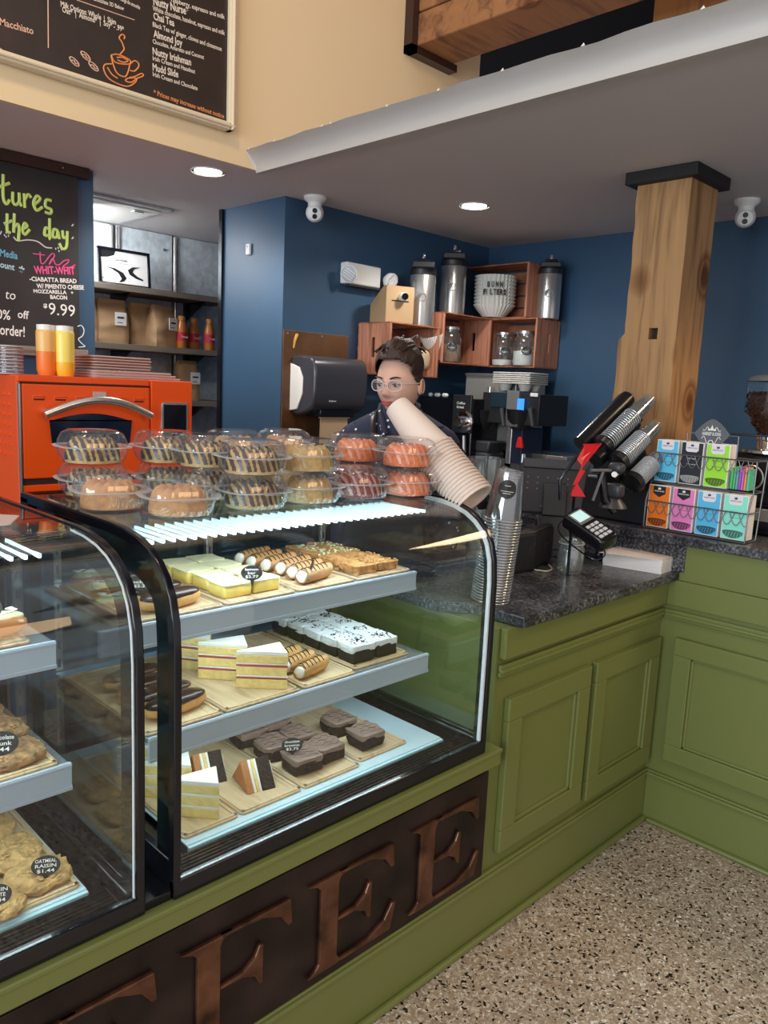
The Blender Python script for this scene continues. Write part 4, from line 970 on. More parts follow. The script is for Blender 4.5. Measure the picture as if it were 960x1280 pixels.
def wtext(parent, org, Yp, s, pa, pb, hpx, m, name='lettering', off=.012, shear=0, thick=None):
    a = onY(*pa, Yp); b = onY(*pb, Yp); top = onY(pa[0], pa[1]-hpx, Yp); mb = MB(org)
    ang = math.atan2(b.z-a.z, b.x-a.x)
    M1 = Matrix.Translation(a) @ Matrix.Rotation(-ang, 4, 'Y') @ Matrix.Rotation(PI/2, 4, 'X')
    lettering(mb, s, M1, (b-a).length, abs(top.z-a.z), off, shear); return mb.build(name, m, parent, 0, False)
def strokes(parent, org, Yp, lines, m, r=.003, name='drawing', smooth=4):
    mb = MB(org)
    for L in lines:
        P = [onY(x, y, Yp) for x, y in L]
        if len(P) > 2 and smooth: P = bez(P, smooth)
        mb.tube(P, r, 6)
    return mb.build(name, m, parent, 0, True)
Yt = YC-.0185; C = lambda s, a, b, h, k, **kw: wtext(cb, O, Yt, s, a, b, h, inks[k], **kw)
S_ = lambda L, k, r=.003: strokes(cb, O, Yt, L, inks[k], r, 'chalk_stroke')
# "features" (end of the word) and "the day:" drawn as chalk strokes
S_([[(4, 218), (4, 246), (8, 255), (12, 250)], [(-4, 235), (12, 229)], [(16, 240), (16, 252), (20, 256), (24, 252), (24, 241)], [(24, 252), (27, 258)], [(30, 242), (31, 260)], [(31, 250), (35, 243), (39, 247)],
    [(43, 256), (50, 249), (46, 245), (42, 254), (46, 263), (53, 259)], [(64, 251), (58, 250), (57, 258), (64, 262), (63, 267), (56, 265)]], 'lime', .0068)
S_([[(9, 267), (9, 288), (13, 291)], [(5, 280), (15, 276)], [(18, 267), (17, 291)], [(17, 285), (22, 280), (24, 286), (23, 302)], [(29, 286), (34, 283), (31, 279), (28, 287), (31, 293), (37, 287)],
    [(62, 273), (62, 296), (63, 299)], [(62, 287), (57, 285), (56, 294), (62, 294)], [(72, 288), (67, 287), (66, 296), (71, 296), (72, 289), (74, 299)], [(78, 288), (79, 297), (84, 296)], [(84, 289), (83, 308), (78, 311), (74, 304)]], 'lime', .0068)
S_([[(90, 281), (91, 282)], [(90, 297), (91, 298)]], 'white', .007)
S_([[(17, 296), (22, 301), (35, 300), (47, 302), (57, 309), (65, 310)]], 'white', .0028)
S_([[(x, y), (x+1, y)] for x, y in ((0, 292), (5, 294), (7, 291), (7, 296), (10, 295), (69, 311), (72, 310), (73, 314), (76, 312), (1, 290))], 'white', .0045)
C('Media', (0, 320), (22, 324), 9, 'sky', off=.02); C('ount', (0, 334), (18, 338), 8, 'ice', off=.02); C('*', (22, 346), (29, 348), 14, 'ice', off=.03)
S_([[(41, 317), (56, 319)], [(50, 315), (51, 328), (55, 329), (62, 320), (66, 317), (68, 320), (62, 330), (62, 329), (66, 323), (69, 330), (74, 331), (80, 326), (86, 325), (84, 329), (79, 333), (86, 335), (94, 331)]], 'pink', .0026)
C('WHIT-WHIT', (43, 342), (94, 343), 9.5, 'pink', off=.03)
C('-CIABATTA BREAD', (37, 351), (96, 354), 5.4, 'white', off=.03); C('W/ PIMENTO CHEESE', (46, 360), (105, 362), 5.4, 'white', off=.03)
C('MOZZARELLA   +', (42, 366), (92, 368), 4.5, 'white', off=.03); C('BACON', (63, 373.5), (84, 374.5), 4.8, 'white', off=.03)
C('$', (54, 384), (59, 385), 5, 'white', off=.03); C('9.99', (61, 393), (94, 396), 15, 'white', off=.0)
C('to', (6, 373), (19, 375), 12, 'white', off=.0, shear=.1); C('0%', (-4, 398), (13, 400), 12, 'white'); C('off', (22, 397), (36, 399), 10, 'white'); C('order!', (0, 418), (31, 421), 13, 'white')
S_([[(97, 408), (102, 407), (105, 413), (103, 420), (98, 424), (103, 430), (106, 433), (98, 434)]], 'white', .0022)

# ================= MENU BOARD on the cream wall
YM = 2.952; p = onY(285, 152, YM-.03)
mx1, mz0 = onY(283, 152, YM-.025).x, onY(283, 153, YM-.025).z
mn = thing('menu_board', 'large black menu board with cream frame high on the cream wall', 'menu board', (1.2, YM, 3.1)); O = (1.2, YM, 3.1)
part('board', menum, mn, lambda m: m.box(-.3, YM-.025, mz0, mx1, YM, 4.1), 0)
crm = mat('cream_frame', (.70, .60, .44), .35)
for a in ((-.3, mz0-.03, mx1+.03, mz0),): part('frame_rail', crm, mn, lambda m: m.box(a[0], YM-.045, a[1], a[2], YM, a[3]).box(a[0], YM-.055, a[1]+.008, a[2], YM, a[3]-.010), .006)
part('frame_rail', crm, mn, lambda m: m.box(mx1, YM-.045, mz0-.03, mx1+.03, YM, 4.1).box(mx1+.010, YM-.055, mz0-.03, mx1+.022, YM, 4.1), .006)
ink1 = mat('menu_ink', (.75, .66, .58), .7); ink2 = mat('menu_orange_ink', (.75, .26, .08), .7); ink3 = mat('menu_peach_ink', (.70, .42, .30), .7)
Ym = YM-.0255; T = lambda s, a, b, h, m=ink1, off=.015: wtext(mn, O, Ym, s, a, b, h, m, off=off)
T('raspberry, espresso and milk', (214, 2), (281, 24), 6); T('Nutty Nurse*', (192, 6), (236, 19), 10, off=.02); T('White chocolate, hazelnut, espresso and milk', (191, 13), (281, 44), 6)
T('Chai Tea', (192, 24), (218, 33), 9, off=.02); T('Black Tea w/ ginger, cloves and cinnamon', (191, 33), (277, 64), 6)
T('Almond Joy', (192, 46), (228, 58), 9, off=.02); T('Chocolate, Amaretto and Coconut', (191, 54), (255, 74), 5.5)
T('Nutty Irishman', (191, 68), (239, 82), 9, off=.02); T('Irish Cream and Hazelnut', (191, 75), (244, 92), 5.5)
T('Mudd Slide', (191, 88), (223, 97), 9, off=.02); T('Irish Cream and Chocolate', (191, 95), (247, 113), 5.5)
T('* Prices may increase without notice', (192, 118), (280, 148), 6, ink2)
T('Milk Options: Whole  |  Skim', (76, 8), (145, 31), 7); T('Oat*  |  Almond*  |  Soy* - .99*', (78, 15), (155, 40), 7)
T('change the smoothie', (150, 0), (175, 12), 5); T('Chocolate 3D Below', (116, 0), (155, 13), 5); T('Macchiato', (0, 31), (42, 43), 9, ink3); T('o', (-3, 62), (3, 64), 5, ink3)
strokes(mn, O, Ym, [[(60, -10), (60.5, 60)], [(96, 0), (168, 25)]], ink3, .0018, 'divider', 0)
strokes(mn, O, Ym, [[(150, 68), (155, 62), (154, 57), (152, 52), (149, 47), (153, 43), (156, 46), (155, 49)],
    [(139, 69), (146, 68), (155, 71), (163, 76), (162, 80), (152, 80), (143, 77), (139, 69), (142, 82), (147, 92), (156, 96), (160, 90), (163, 78)],
    [(163, 80), (168, 76), (173, 79), (173, 84), (168, 89), (162, 88)], [(140, 80), (131, 81), (130, 88), (136, 98), (148, 105), (160, 108), (169, 103), (170, 98), (160, 98), (157, 101), (164, 103), (172, 98), (179, 95), (177, 92), (168, 96), (162, 97)],
    [(146, 72), (153, 72), (160, 76), (154, 78), (147, 75)], [(134, 84), (140, 93), (147, 98)]], ink2, .0026, 'cup_drawing', 4)
for (cx, cy) in ((93, 77), (107, 70), (117, 83)):
    L = [(cx+6*math.cos(a)*.9+2*math.sin(a), cy+5*math.sin(a)+3*math.cos(a)) for a in [2*PI*i/14 for i in range(15)]]
    strokes(mn, O, Ym, [L, [(cx-4, cy-2), (cx, cy-1), (cx+1, cy+2), (cx+4, cy+3)]], ink3, .0022, 'bean_drawing', 2)

# ================= BACK ROOM SHELVES
YS = 4.4
def bx(px, py): q = onY(px, py, YS); return q
def shelf(pxz, label):
    z = bx(200, pxz).z; t = thing('wall_shelf', label, 'shelf', (2.4, YS, z), 0, 'grey back room shelves')
    MB().box(-.7, 0, -.035, .56, .29, 0).build('board', greyw, t, .002)
    for x in (-.15, .35): MB().prism([(.02, -.035), (.28, -.035), (.28, -.16)], 0, .012, Matrix(((0, 0, 1, x), (1, 0, 0, 0), (0, 1, 0, 0), (0, 0, 0, 1)))).build('bracket', black, t)
    return z
zs1 = shelf(362, 'top grey wooden shelf of the back room holding the framed certificate'); zs2 = shelf(433, 'middle grey wooden shelf of the back room with coffee bags and syrups'); zs3 = shelf(500, 'lowest grey wooden shelf of the back room with one paper bag')
a, b = bx(133, 312), bx(198, 321); w = b.x-a.x; h = .215
cf = thing('framed_certificate', 'black framed white certificate leaning on the top shelf', 'picture frame', (a.x+w/2, YS+.10, zs1), 0); cf.rotation_euler = (-.1, 0, -.02)
for q in ((-w/2, 0, w/2, .016), (-w/2, h-.016, w/2, h), (-w/2, 0, -w/2+.016, h), (w/2-.016, 0, w/2, h)): MB().box(q[0], -.012, q[1], q[2], .006, q[3]).build('frame_bar', black, cf, .001)
MB().box(-w/2+.01, -.004, .01, w/2-.01, .004, h-.01).build('print', paper, cf)
mb = MB(); Mc = wallM(Vector((0, -.0045, 0)))
lettering(mb, 'ServSafe', Mc @ Matrix.Translation((-.055, .145, 0)), .075, .013, .02); lettering(mb, 'CERTIFICATION', Mc @ Matrix.Translation((-.055, .128, 0)), .08, .007); lettering(mb, 'National Restaurant', Mc @ Matrix.Translation((-.055, .105, 0)), .07, .005); lettering(mb, 'NRA', Mc @ Matrix.Translation((-w/2+.02, .035, 0)), .02, .008, .02); mb.build('lettering', blackp, cf, 0, False)
mb = MB(); mb.prism([(-w/2+.014, h-.014), (-w/2+.11, h-.014), (-w/2+.10, h-.04), (-w/2+.06, h-.055), (-w/2+.014, h-.06)], 0, .001, Mc)
mb.prism([(-.12, .105), (-.06, .100), (-.01, .08), (.01, .05), (-.01, .03), (-.04, .02), (-.02, .045), (-.04, .075), (-.08, .095)], 0, .001, Mc)
mb.prism([(.10, .125), (.05, .12), (.02, .10), (.03, .075), (.07, .055), (.115, .045), (.115, .055), (.08, .068), (.05, .09), (.06, .11)], 0, .001, Mc); mb.build('swoosh', blackp, cf, 0, False)
def bag(xc, z, w, h, d, label, tagged=True, rz=0, y=YS+.12, lt=False):
    t = thing('paper_bag', label, 'bag', (xc, y, z), rz, 'kraft coffee bags in the back room')
    vs = []; n = 28; m = 16; rr = random.Random(int(xc*100))
    for j in range(m+1):
        f = j/m; ww = w/2*(1+.06*math.sin(PI*f)-.10*f); dd = d/2*(1-.85*max(0, (f-.45)/.55)**1.3)
        for i in range(n):
            a = 2*PI*i/n; s = 1/((abs(math.cos(a))**5+abs(math.sin(a))**5)**.2)
            p = Vector((ww*math.cos(a)*s, dd*math.sin(a)*s, h*f)); p += Vector((1, 1, 0))*.009*noise.noise(p*22+Vector((xc, 0, 0))); vs.append(p)
    fs = [(j*n+i, j*n+(i+1) % n, (j+1)*n+(i+1) % n, (j+1)*n+i) for j in range(m) for i in range(n)]+[tuple(range(n-1, -1, -1)), tuple(range(m*n, m*n+n))]
    MB().add(vs, fs).build('bag_body', kraft, t)
    MB().box(-w*.42, -.018, h-.022, w*.42, .004, h+.006).build('folded_top', kraft, t, .003)
    if tagged:
        MB().box(-.005, -d/2-.006, h*.42, .065, -d/2-.001, h*.42+.075).build('label', white, t, .001)
        MB().box(.008, -d/2-.0068, h*.42+.04, .05, -d/2-.006, h*.42+.05).box(.008, -d/2-.0068, h*.42+.015, .04, -d/2-.006, h*.42+.019).build('print', blackp, t)
bag(bx(150, 400).x, zs2, .19, .25, .13, 'kraft coffee bag on the middle shelf, left, with white label'); bag(bx(190, 400).x, zs2, .15, .25, .12, 'plain creased kraft bag in the middle of the middle shelf', False, 0, YS+.16)
bag(bx(212, 405).x, zs2, .19, .245, .13, 'kraft coffee bag on the middle shelf beside the syrup bottles', True, .3, YS+.10); bag(bx(117, 400).x, zs2, .14, .25, .1, 'kraft bag half hidden behind the navy wall edge', False)
bag(bx(245, 475).x, zs3, .15, .245, .12, 'kraft coffee bag on the lowest shelf with white label'); 
syr = mat('amber_syrup', (.50, .16, .03), .25); slab = mat('red_label', (.50, .02, .04), .5)
for k, (px, dy) in enumerate(((233, 0), (241, .07), (254, .05), (268, 0))):
    x = bx(px, 400).x; t = thing('syrup_bottle', 'amber sauce bottle with a red label on the middle shelf, %s from the left' % ORD[k], 'bottle', (x, YS+.06+dy, zs2), 0, 'amber sauce bottles on the middle shelf')
    MB().lathe([(.030, 0), (.034, .01), (.034, .10), (.028, .135), (.024, .15), (.019, .165), (.019, .175)], 24).build('bottle', syr, t)
    MB().lathe([(.0345, .045), (.0345, .10)], 24, None, False, False).build('label', slab, t); MB().lathe([(.022, .172), (.022, .195), (.019, .198)], 20).build('cap', mat('amber_cap', (.6, .24, .05), .4) if 'amber_cap' not in MAT else MAT['amber_cap'], t)
    mb = MB(); lettering(mb, 'Torani', Matrix.Translation((-.024, -.0352, .065)) @ Matrix.Rotation(PI/2, 4, 'X'), .048, .014, .01, .2); mb.build('lettering', inkw, t, 0, False)
struct('trim_4', MB().box(2.435, 3.75, 0, 2.45, 3.78, ZC), black)

# ================= TOWEL DISPENSER, BACKING BOARD
O = (2.67, 3.2, 1.6); bb = thing('backing_board', 'brown stained backing board on the navy wall behind the towel dispenser', 'board', O)
part('panel', brownb, bb, lambda m: m.box(2.452, YW-.012, 1.25, 2.889, YW, 1.862), .002)
for x in (2.475, 2.70): part('screw', steel, bb, lambda m: m.cyl((x, YW-.015, 1.845), (x, YW-.012, 1.845), .006, .006, 10), 0)
part('paint_mark', mat('ochre_mark', (.55, .30, .05), .6), bb, lambda m: m.tube([(2.535, YW-.014, 1.845), (2.52, YW-.014, 1.81), (2.515, YW-.014, 1.775)], [.009, .007, .004], 6), 0)
O = (2.66, YW-.012, 1.55); td = thing('towel_dispenser', 'smoky grey and white roll towel dispenser with brown paper hanging', 'towel dispenser', O)
# profile in (depth,z)
A = [(0, 1.46), (-.04, 1.44), (-.10, 1.45), (-.165, 1.48), (-.185, 1.53), (-.19, 1.60), (-.19, 1.66), (-.175, 1.71), (-.14, 1.735), (-.05, 1.74), (0, 1.735)]
Mx = Matrix(((0, 0, 1, 0), (1, 0, 0, YW-.012), (0, 1, 0, 0), (0, 0, 0, 1)))
dpm = mat('smoke_plastic', (.045, .045, .055), .22)
P1 = [(p.x, p.y) for p in bez([(a, b, 0) for a, b in A], 4)]
MB(O).prism(P1, 2.505, 2.865, Mx).build('cover', dpm, td, .012)
MB(O).prism([(0, 1.46), (-.06, 1.47), (-.10, 1.55), (-.10, 1.63), (-.07, 1.68), (0, 1.70)], 2.498, 2.506, Mx).build('side_plate', white, td, .003)
MB(O).box(2.57, YW-.175, 1.435, 2.80, YW-.06, 1.475).build('outlet', black, td, .004)
MB(O).box(2.585, YW-.16, 1.30, 2.77, YW-.155, 1.452).box(2.58, YW-.17, 1.43, 2.775, YW-.15, 1.44).build('paper_towel', mat('towel_brown', (.46, .32, .20), .9), td)
mb = MB(O); lettering(mb, 'SanJamar', Matrix.Translation((2.60, YW-.2015, 1.515)) @ Matrix.Rotation(PI/2, 4, 'X'), .05, .008, .01, .2); mb.build('lettering', inkw, td, 0, False)

# ================= CRATES on the corner
def crate(name, label, c, sx, sy, sz, rz, endm=crater):
    """open face toward local -Y; c = centre of the floor of the crate"""
    t = thing('wooden_crate', label, 'crate', c, rz, 'stained wooden crates on the wall'); th = .014
    for s in (-1, 1):
        xa, xb = (-sx/2, -sx/2+th) if s < 0 else (sx/2-th, sx/2); hl, hw = sz*.20, .012; zc_ = sz*.52
        m = MB(); m.box(xa, -sy/2, 0, xb, -hw, sz).box(xa, hw, 0, xb, sy/2, sz).box(xa, -hw, 0, xb, hw, zc_-hl).box(xa, -hw, zc_+hl, xb, hw, sz)
        m.build('end_panel', endm, t, .0015, False)
    k = 4; g = .010; wz = (sz-g*(k+1))/k
    for j in range(k): MB().box(-sx/2, sy/2-.008, g+j*(wz+g), sx/2, sy/2, g+j*(wz+g)+wz).build('slat', cratew, t, .001, False)
    k = 3; wy = (sy-.008-g*(k-1))/k
    for j in range(k):
        y = -sy/2+j*(wy+g); MB().box(-sx/2, y, -.007, sx/2, y+wy, 0).build('slat', cratew, t, .001, False); MB().box(-sx/2, y, sz, sx/2, y+wy, sz+.007).build('slat', cratew, t, .001, False)
    return t
SZ = .268
crate('c', 'lowest wooden crate, left of the others, on the left navy wall', (3.157, 3.089, 1.672), .392, .25, .262, 0)
crate('c', 'wooden crate in the corner holding the jar of brown powder', (3.60, 3.089, 1.757), .44, .25, SZ, 0)
crate('c', 'wooden crate on the right navy wall holding the two jars of white powder', (3.945, 2.835, 1.757), .385, .242, SZ, -PI/2)
crate('c', 'top wooden crate standing on the corner crates with coffee filters', (3.945, 2.995, 2.0395), .535, .242, .30, -PI/2)
def airpot(x, y, z, label, h=.30, r=.068):
    t = thing('airpot', label, 'airpot', (x, y, z), math.atan2(-y, -x)+PI/2, 'steel coffee airpots on the crates')
    MB().lathe([(r*.98, 0), (r, .006), (r, h*.80), (r*.97, h*.815)], 36).build('body', steel, t)
    MB().lathe([(r*1.0, h*.81), (r*1.03, h*.83), (r*1.0, h*.92), (r*.75, h*.97)], 36).build('collar', blackp, t)
    MB().box(-r*.85, -r*1.45, h*.90, r*.85, r*.6, h*1.0).build('spout_head', blackp, t, .006)
    MB().box(-r*.5, -r*1.2, h*1.0, r*.5, r*.8, h*1.05).build('pump_lever', black, t, .004)
    MB().box(-.008, -r*.9, h*1.03, .008, -r*.3, h*1.13).build('latch', chrome, t, .003)
    n = 24; mb = MB(); mb.add([((r+.001)*math.sin(.35*math.cos(2*PI*i/n)), -(r+.001)*math.cos(.35*math.cos(2*PI*i/n)), h*.45+.022*math.sin(2*PI*i/n)) for i in range(n)], [tuple(range(n))]).build('oval_badge', graym, t)
airpot(3.941, 2.66, 2.033, 'steel airpot on the right beside the top crate', .31)
airpot(3.60, 3.10, 2.033, 'taller steel airpot left of the top crate', .345, .075)
airpot(3.285, 3.05, 1.942, 'steel airpot on the lowest crate beside the kraft carton', .34, .072)
# kraft beverage carton
O = (3.09, 3.09, 1.942); kc = thing('beverage_carton', 'kraft card beverage carton with a black spout on the lowest crate', 'carton', O, -.35)
Mx0 = Matrix(((0, 0, 1, 0), (1, 0, 0, 0), (0, 1, 0, 0), (0, 0, 0, 1)))
MB().prism([(-.10, 0), (.12, 0), (.12, .10), (-.06, .19), (-.10, .19)], -.08, .08, Mx0).build('box', kraftb, kc, .002)
MB().box(-.082, -.104, .0, .082, -.100, .19).build('front_flap', kraftb, kc, .001)
MB().cyl((.01, -.104, .135), (.01, -.135, .135), .022, .022, 20).build('spout', white, kc); MB().cyl((.01, -.135, .135), (.01, -.145, .135), .018, .018, 20).build('spout_cap', black, kc)
MB().box(-.05, -.106, .11, .05, -.1035, .116).build('tab_slot', seam, kc)
# filters in the top crate
flt = mat('filter_paper', (.78, .76, .70), .85)
def filt(n, r, h, amp, M1=None, name='coffee_filter'):
    return lambda a, z: 1+amp*math.cos(n*a)*(z/h)
for k in range(9):
    z = 2.0465+k*.021
    p0 = Vector((3.90, 3.02, z)); h = .075
    o = MB(p0).lathe([(.066, .001), (.105, h*.62), (.122, h), (.118, h), (.10, h*.6), (.06, .004)], 120, Matrix.Translation(p0), True, True, filt(30, .1, h, .05)).build('coffee_filter', flt)
    tag(o, 'fluted white coffee filter stack piece in the top crate, %s from the bottom' % ORD[k], 'coffee filter', 'coffee filters in the top crate')
# printed band of the filter pack
t = thing('filter_sleeve', 'clear sleeve printed with filter lettering round the coffee filters', 'label', (3.90, 3.02, 2.1))
mb = MB((3.90, 3.02, 2.1))
for s, zz, w in (('BUNN', 2.215, .095), ('FILTERS', 2.172, .135)):
    for i, ch in enumerate(s):
        a0 = PI+.62-(i-(len(s)-1)/2)*w/len(s)/.12*-1; R0 = .129
        q = Vector((3.90+R0*math.cos(a0), 3.02+R0*math.sin(a0), zz)); nrmv = Vector((math.cos(a0), math.sin(a0), 0)); xd = Vector((-math.sin(a0), math.cos(a0), 0))
        M1 = axes(q, xd, nrmv); lettering(mb, ch, M1 @ Matrix.Translation((-.006, 0, 0)), .016 if ch != 'I' else .004, .030, .05)
mb.build('lettering', blackp, t, 0, False)
def jar(x, y, z, fillm, fh, label, lbl, r=.062, h=.19, lid=None, txt='sugar'):
    t = thing('glass_jar', label, 'jar', (x, y, z), math.atan2(-y, -x)+PI/2)
    pr = [(r*.9, 0), (r, .01), (r, h*.62), (r*.85, h*.76), (r*.72, h*.80), (r*.72, h*.88)]
    MB().lathe(pr, 32, None, True, False).build('glass', jarglass, t); MB().lathe([(r*.86, .004), (r*.94, .012), (r*.94, fh), (r*.5, fh+.004)], 28).build('powder', fillm, t)
    if lid: MB().lathe([(r*.78, h*.86), (r*.80, h*.865), (r*.80, h*.93), (r*.74, h*.945)], 32).build('lid', lid, t)
    if lbl:
        n = 24; R1 = r+.001; MB().add([(R1*math.sin(.2+.48*math.cos(2*PI*i/n)), -R1*math.cos(.2+.48*math.cos(2*PI*i/n)), h*.40+.024*math.sin(2*PI*i/n)) for i in range(n)], [tuple(range(n))]).build('oval_label', tagm, t)
        mb = MB(); lettering(mb, txt, Matrix.Translation((-.012, -R1-.0008, h*.37)) @ Matrix.Rotation(PI/2, 4, 'X') @ Matrix.Rotation(.2, 4, 'Y'), .035, .011, .01, .2); mb.build('lettering', inkw, t, 0, False)
    return t
pw = mat('white_powder', (.78, .76, .72), .9); bp_ = mat('brown_powder', (.36, .20, .12), .9); silv = mat('silver_lid', (.6, .58, .56), .25, .9)
jar(3.87, 2.905, 1.758, pw, .035, 'left glass jar with little white powder in the right wall crate', True, .066, .21, silv, 'Sugar')
jar(3.86, 2.745, 1.758, pw, .085, 'right glass jar with more white powder in the right wall crate', True, .066, .215, silv, 'Sugar')
jar(3.515, 3.02, 1.758, bp_, .10, 'glass jar of brown powder in the corner crate', True, .062, .215, silv, 'Cocoa')
p0 = Vector((3.40, 3.03, 1.80)); o = MB(p0).lathe([(.035, .0), (.062, .08), (.068, .11), (.064, .11), (.03, .006)], 100, Matrix.Translation(p0) @ Matrix.Rotation(-.35, 4, 'Y'), True, True, filt(34, .1, .11, .04)).build('coffee_filter', flt)
tag(o, 'single tilted fluted coffee filter beside the jar of brown powder', 'coffee filter')
t = thing('filter_stand', 'dark wire stand under the tilted filter in the corner crate', 'stand', (3.40, 3.03, 1.758)); MB().lathe([(.06, 0), (.062, .004), (.03, .02), (.03, .042)], 20).build('base', blackp, t)
o = MB((3.28, 3.0, 1.68)).blob((3.28, 3.02, 1.76), (.05, .03, .055), 3, 16, 10).build('paper_item', mat('tan_paper', (.55, .42, .28), .8)); tag(o, 'tan paper pouch in the lowest crate behind the woman', 'pouch')
# ================= COFFEE MACHINES on the back counter
XB = 3.62
def px(x, y, X=XB): return onX(x, y, X)
O = (3.8, 2.75, .935); br = thing('coffee_brewer', 'steel and black twin coffee brewer under the crates', 'coffee machine', O)
yl, yr = px(582, 470).y, px(672, 470).y; zt = px(625, 468).z
def Bx(n, m, xa, pa, pb, xb, par=br, bev=.003, Xp=None):
    a = px(*pa, X=Xp or xa); b = px(*pb, X=Xp or xa); mb = MB(O); mb.box(xa, min(a.y, b.y), min(a.z, b.z), xb, max(a.y, b.y), max(a.z, b.z)); return mb.build(n, m, par, bev, False)
Bx('tank', mat('satin_panel', (.34, .32, .30), .32, .35), 3.66, (583, 467), (636, 612), 3.95)
Bx('tank_lid', steel, 3.65, (581, 466), (628, 471), 3.96)
MB(O).box(3.66, px(632, 500).y-.40, .94, 3.95, px(583, 500).y, px(600, 560).z).build('base', steel, br, .004, False)
Bx('brew_head', blackp, 3.52, (604, 490), (672, 533), 3.80)
Bx('head_side', mat('teal_black', (.012, .03, .045), .3), 3.51, (614, 490), (635, 510), 3.53)
Bx('centre_strip', graym, 3.50, (634, 488), (646, 534), 3.53)
Bx('display', mat('blue_display', (.02, .12, .5), .3, emit=(.05, .28, 1.0), es=1.1), 3.495, (647, 498), (654, 513), 3.50, bev=0)
Bx('button', white, 3.495, (663, 491), (672, 496), 3.50, bev=.001)
for x in (627, 663):
    a = px(x, 512, 3.47); b = px(x+4, 533, 3.47); MB(O).tube([(3.52, a.y+.03, a.z), (3.47, a.y, a.z), (3.46, b.y, b.z)], [.012, .013, .010], 10).build('basket_handle', darkp, br)
for x in (603, 650):
    c = px(x, 520, 3.55); MB(O).lathe([(.045, -.075), (.075, -.02), (.082, .03), (.085, .035)], 28, Matrix.Translation((3.56, c.y, c.z))).build('filter_basket', blackp, br)
MB(O).cyl((3.62, px(612, 500).y, px(612, 500).z+.03), (3.62, px(612, 500).y, px(612, 488).z+.02), .014).build('pipe', steel, br)
MB(O).cyl((3.60, px(604, 545).y, px(604, 555).z-.05), (3.60, px(604, 545).y, px(604, 532).z), .010).build('spout_pipe', steel, br)
Bx('front_column', mat('column_navy', (.012, .02, .05), .35), 3.55, (637, 534), (650, 580), 3.75)
Bx('column_edge', steel, 3.545, (634, 534), (637, 580), 3.56)
c = px(650, 553, 3.53); MB(O).prism([(-.022, -.03), (.022, -.03), (.010, .03), (-.010, .03)], -.01, .01, axes(c, (0, -1, 0), (-1, 0, 0))).build('tap_handle', mat('red_tap', (.75, .02, .02), .3), br, .003)
MB(O).cyl((3.54, c.y-.02, c.z-.15), (3.54, c.y-.02, c.z-.06), .016, .012).build('tap', chrome, br)
# egg cartons on top
for k in range(6):
    a = px(625, 487, 3.62); t = thing('cup_carrier', 'grey moulded pulp cup carrier on the coffee brewer, %s from the bottom' % ORD[k], 'cup carrier', (3.66, px(650, 480, 3.66).y, zt-.09+.011*k), .02*(k % 2), 'pulp cup carriers on the brewer')
    pulp = MAT['pulp'] if 'pulp' in MAT else mat('pulp', (.58, .56, .52), .95, bump=.6, bs=80)
    MB().box(-.09, -.125, .040, .09, .125, .048).build('rim', pulp, t, .003)
    for i in (-1, 1):
        for j in (-1, 1): MB().lathe([(.018, 0 if k == 0 else .030), (.026, .002 if k == 0 else .031), (.042, .044)], 18, Matrix.Translation((i*.043, j*.066, 0))).build('cup_well', pulp, t)
# grinder, black
O = (3.6, 3.05, .935); gr = thing('coffee_grinder', 'black coffee grinder with a chrome dial beside the brewer', 'coffee grinder', O)
a = px(524, 495, 3.42); b = px(566, 540, 3.42); c2 = px(589, 540, 3.42)
MB(O).box(3.42, c2.y, .94, 3.75, a.y, a.z).build('body', black, gr, .006, False)
MB(O).box(3.405, c2.y, b.z, 3.42, b.y, px(570, 493, 3.42).z).build('front_plate', blackp, gr, .004, False)
c = px(581, 527, 3.40); M1 = axes(c, (0, -1, 0), (-1, 0, 0))
MB(O).lathe([(.062, 0), (.062, .012), (.05, .016), (.05, .018)], 32, M1).build('dial_ring', chrome, gr); MB(O).lathe([(.032, .016), (.030, .06), (.026, .066)], 24, M1).build('dial_knob', chrome, gr)
mb = MB(O); Mt = axes(px(571, 505, 3.404), (0, -1, 0), (-1, 0, 0)); lettering(mb, 'Coffee', Mt, .06, .014, .01); lettering(mb, 'Grind', Mt @ Matrix.Translation((0, -.022, 0)), .05, .013, .01); mb.build('lettering', paper, gr, 0, False)
MB(O).tube([px(580, 545, 3.40), px(580, 560, 3.39), px(580, 572, 3.38)], .012, 8).build('chute', chrome, gr)
c = px(548, 492, 3.5)
for k in range(5):
    p = Vector((3.5+.02*(k % 2), c.y-.06+.03*k, a.z+.012)); o = MB(p).blob(p, (.016, .014, .012), 2, 12, 8).build('creamer_pod', paper); tag(o, 'small white creamer pod on the black grinder, %s from the left' % ORD[4-k], 'creamer', 'creamer pods on the grinder')
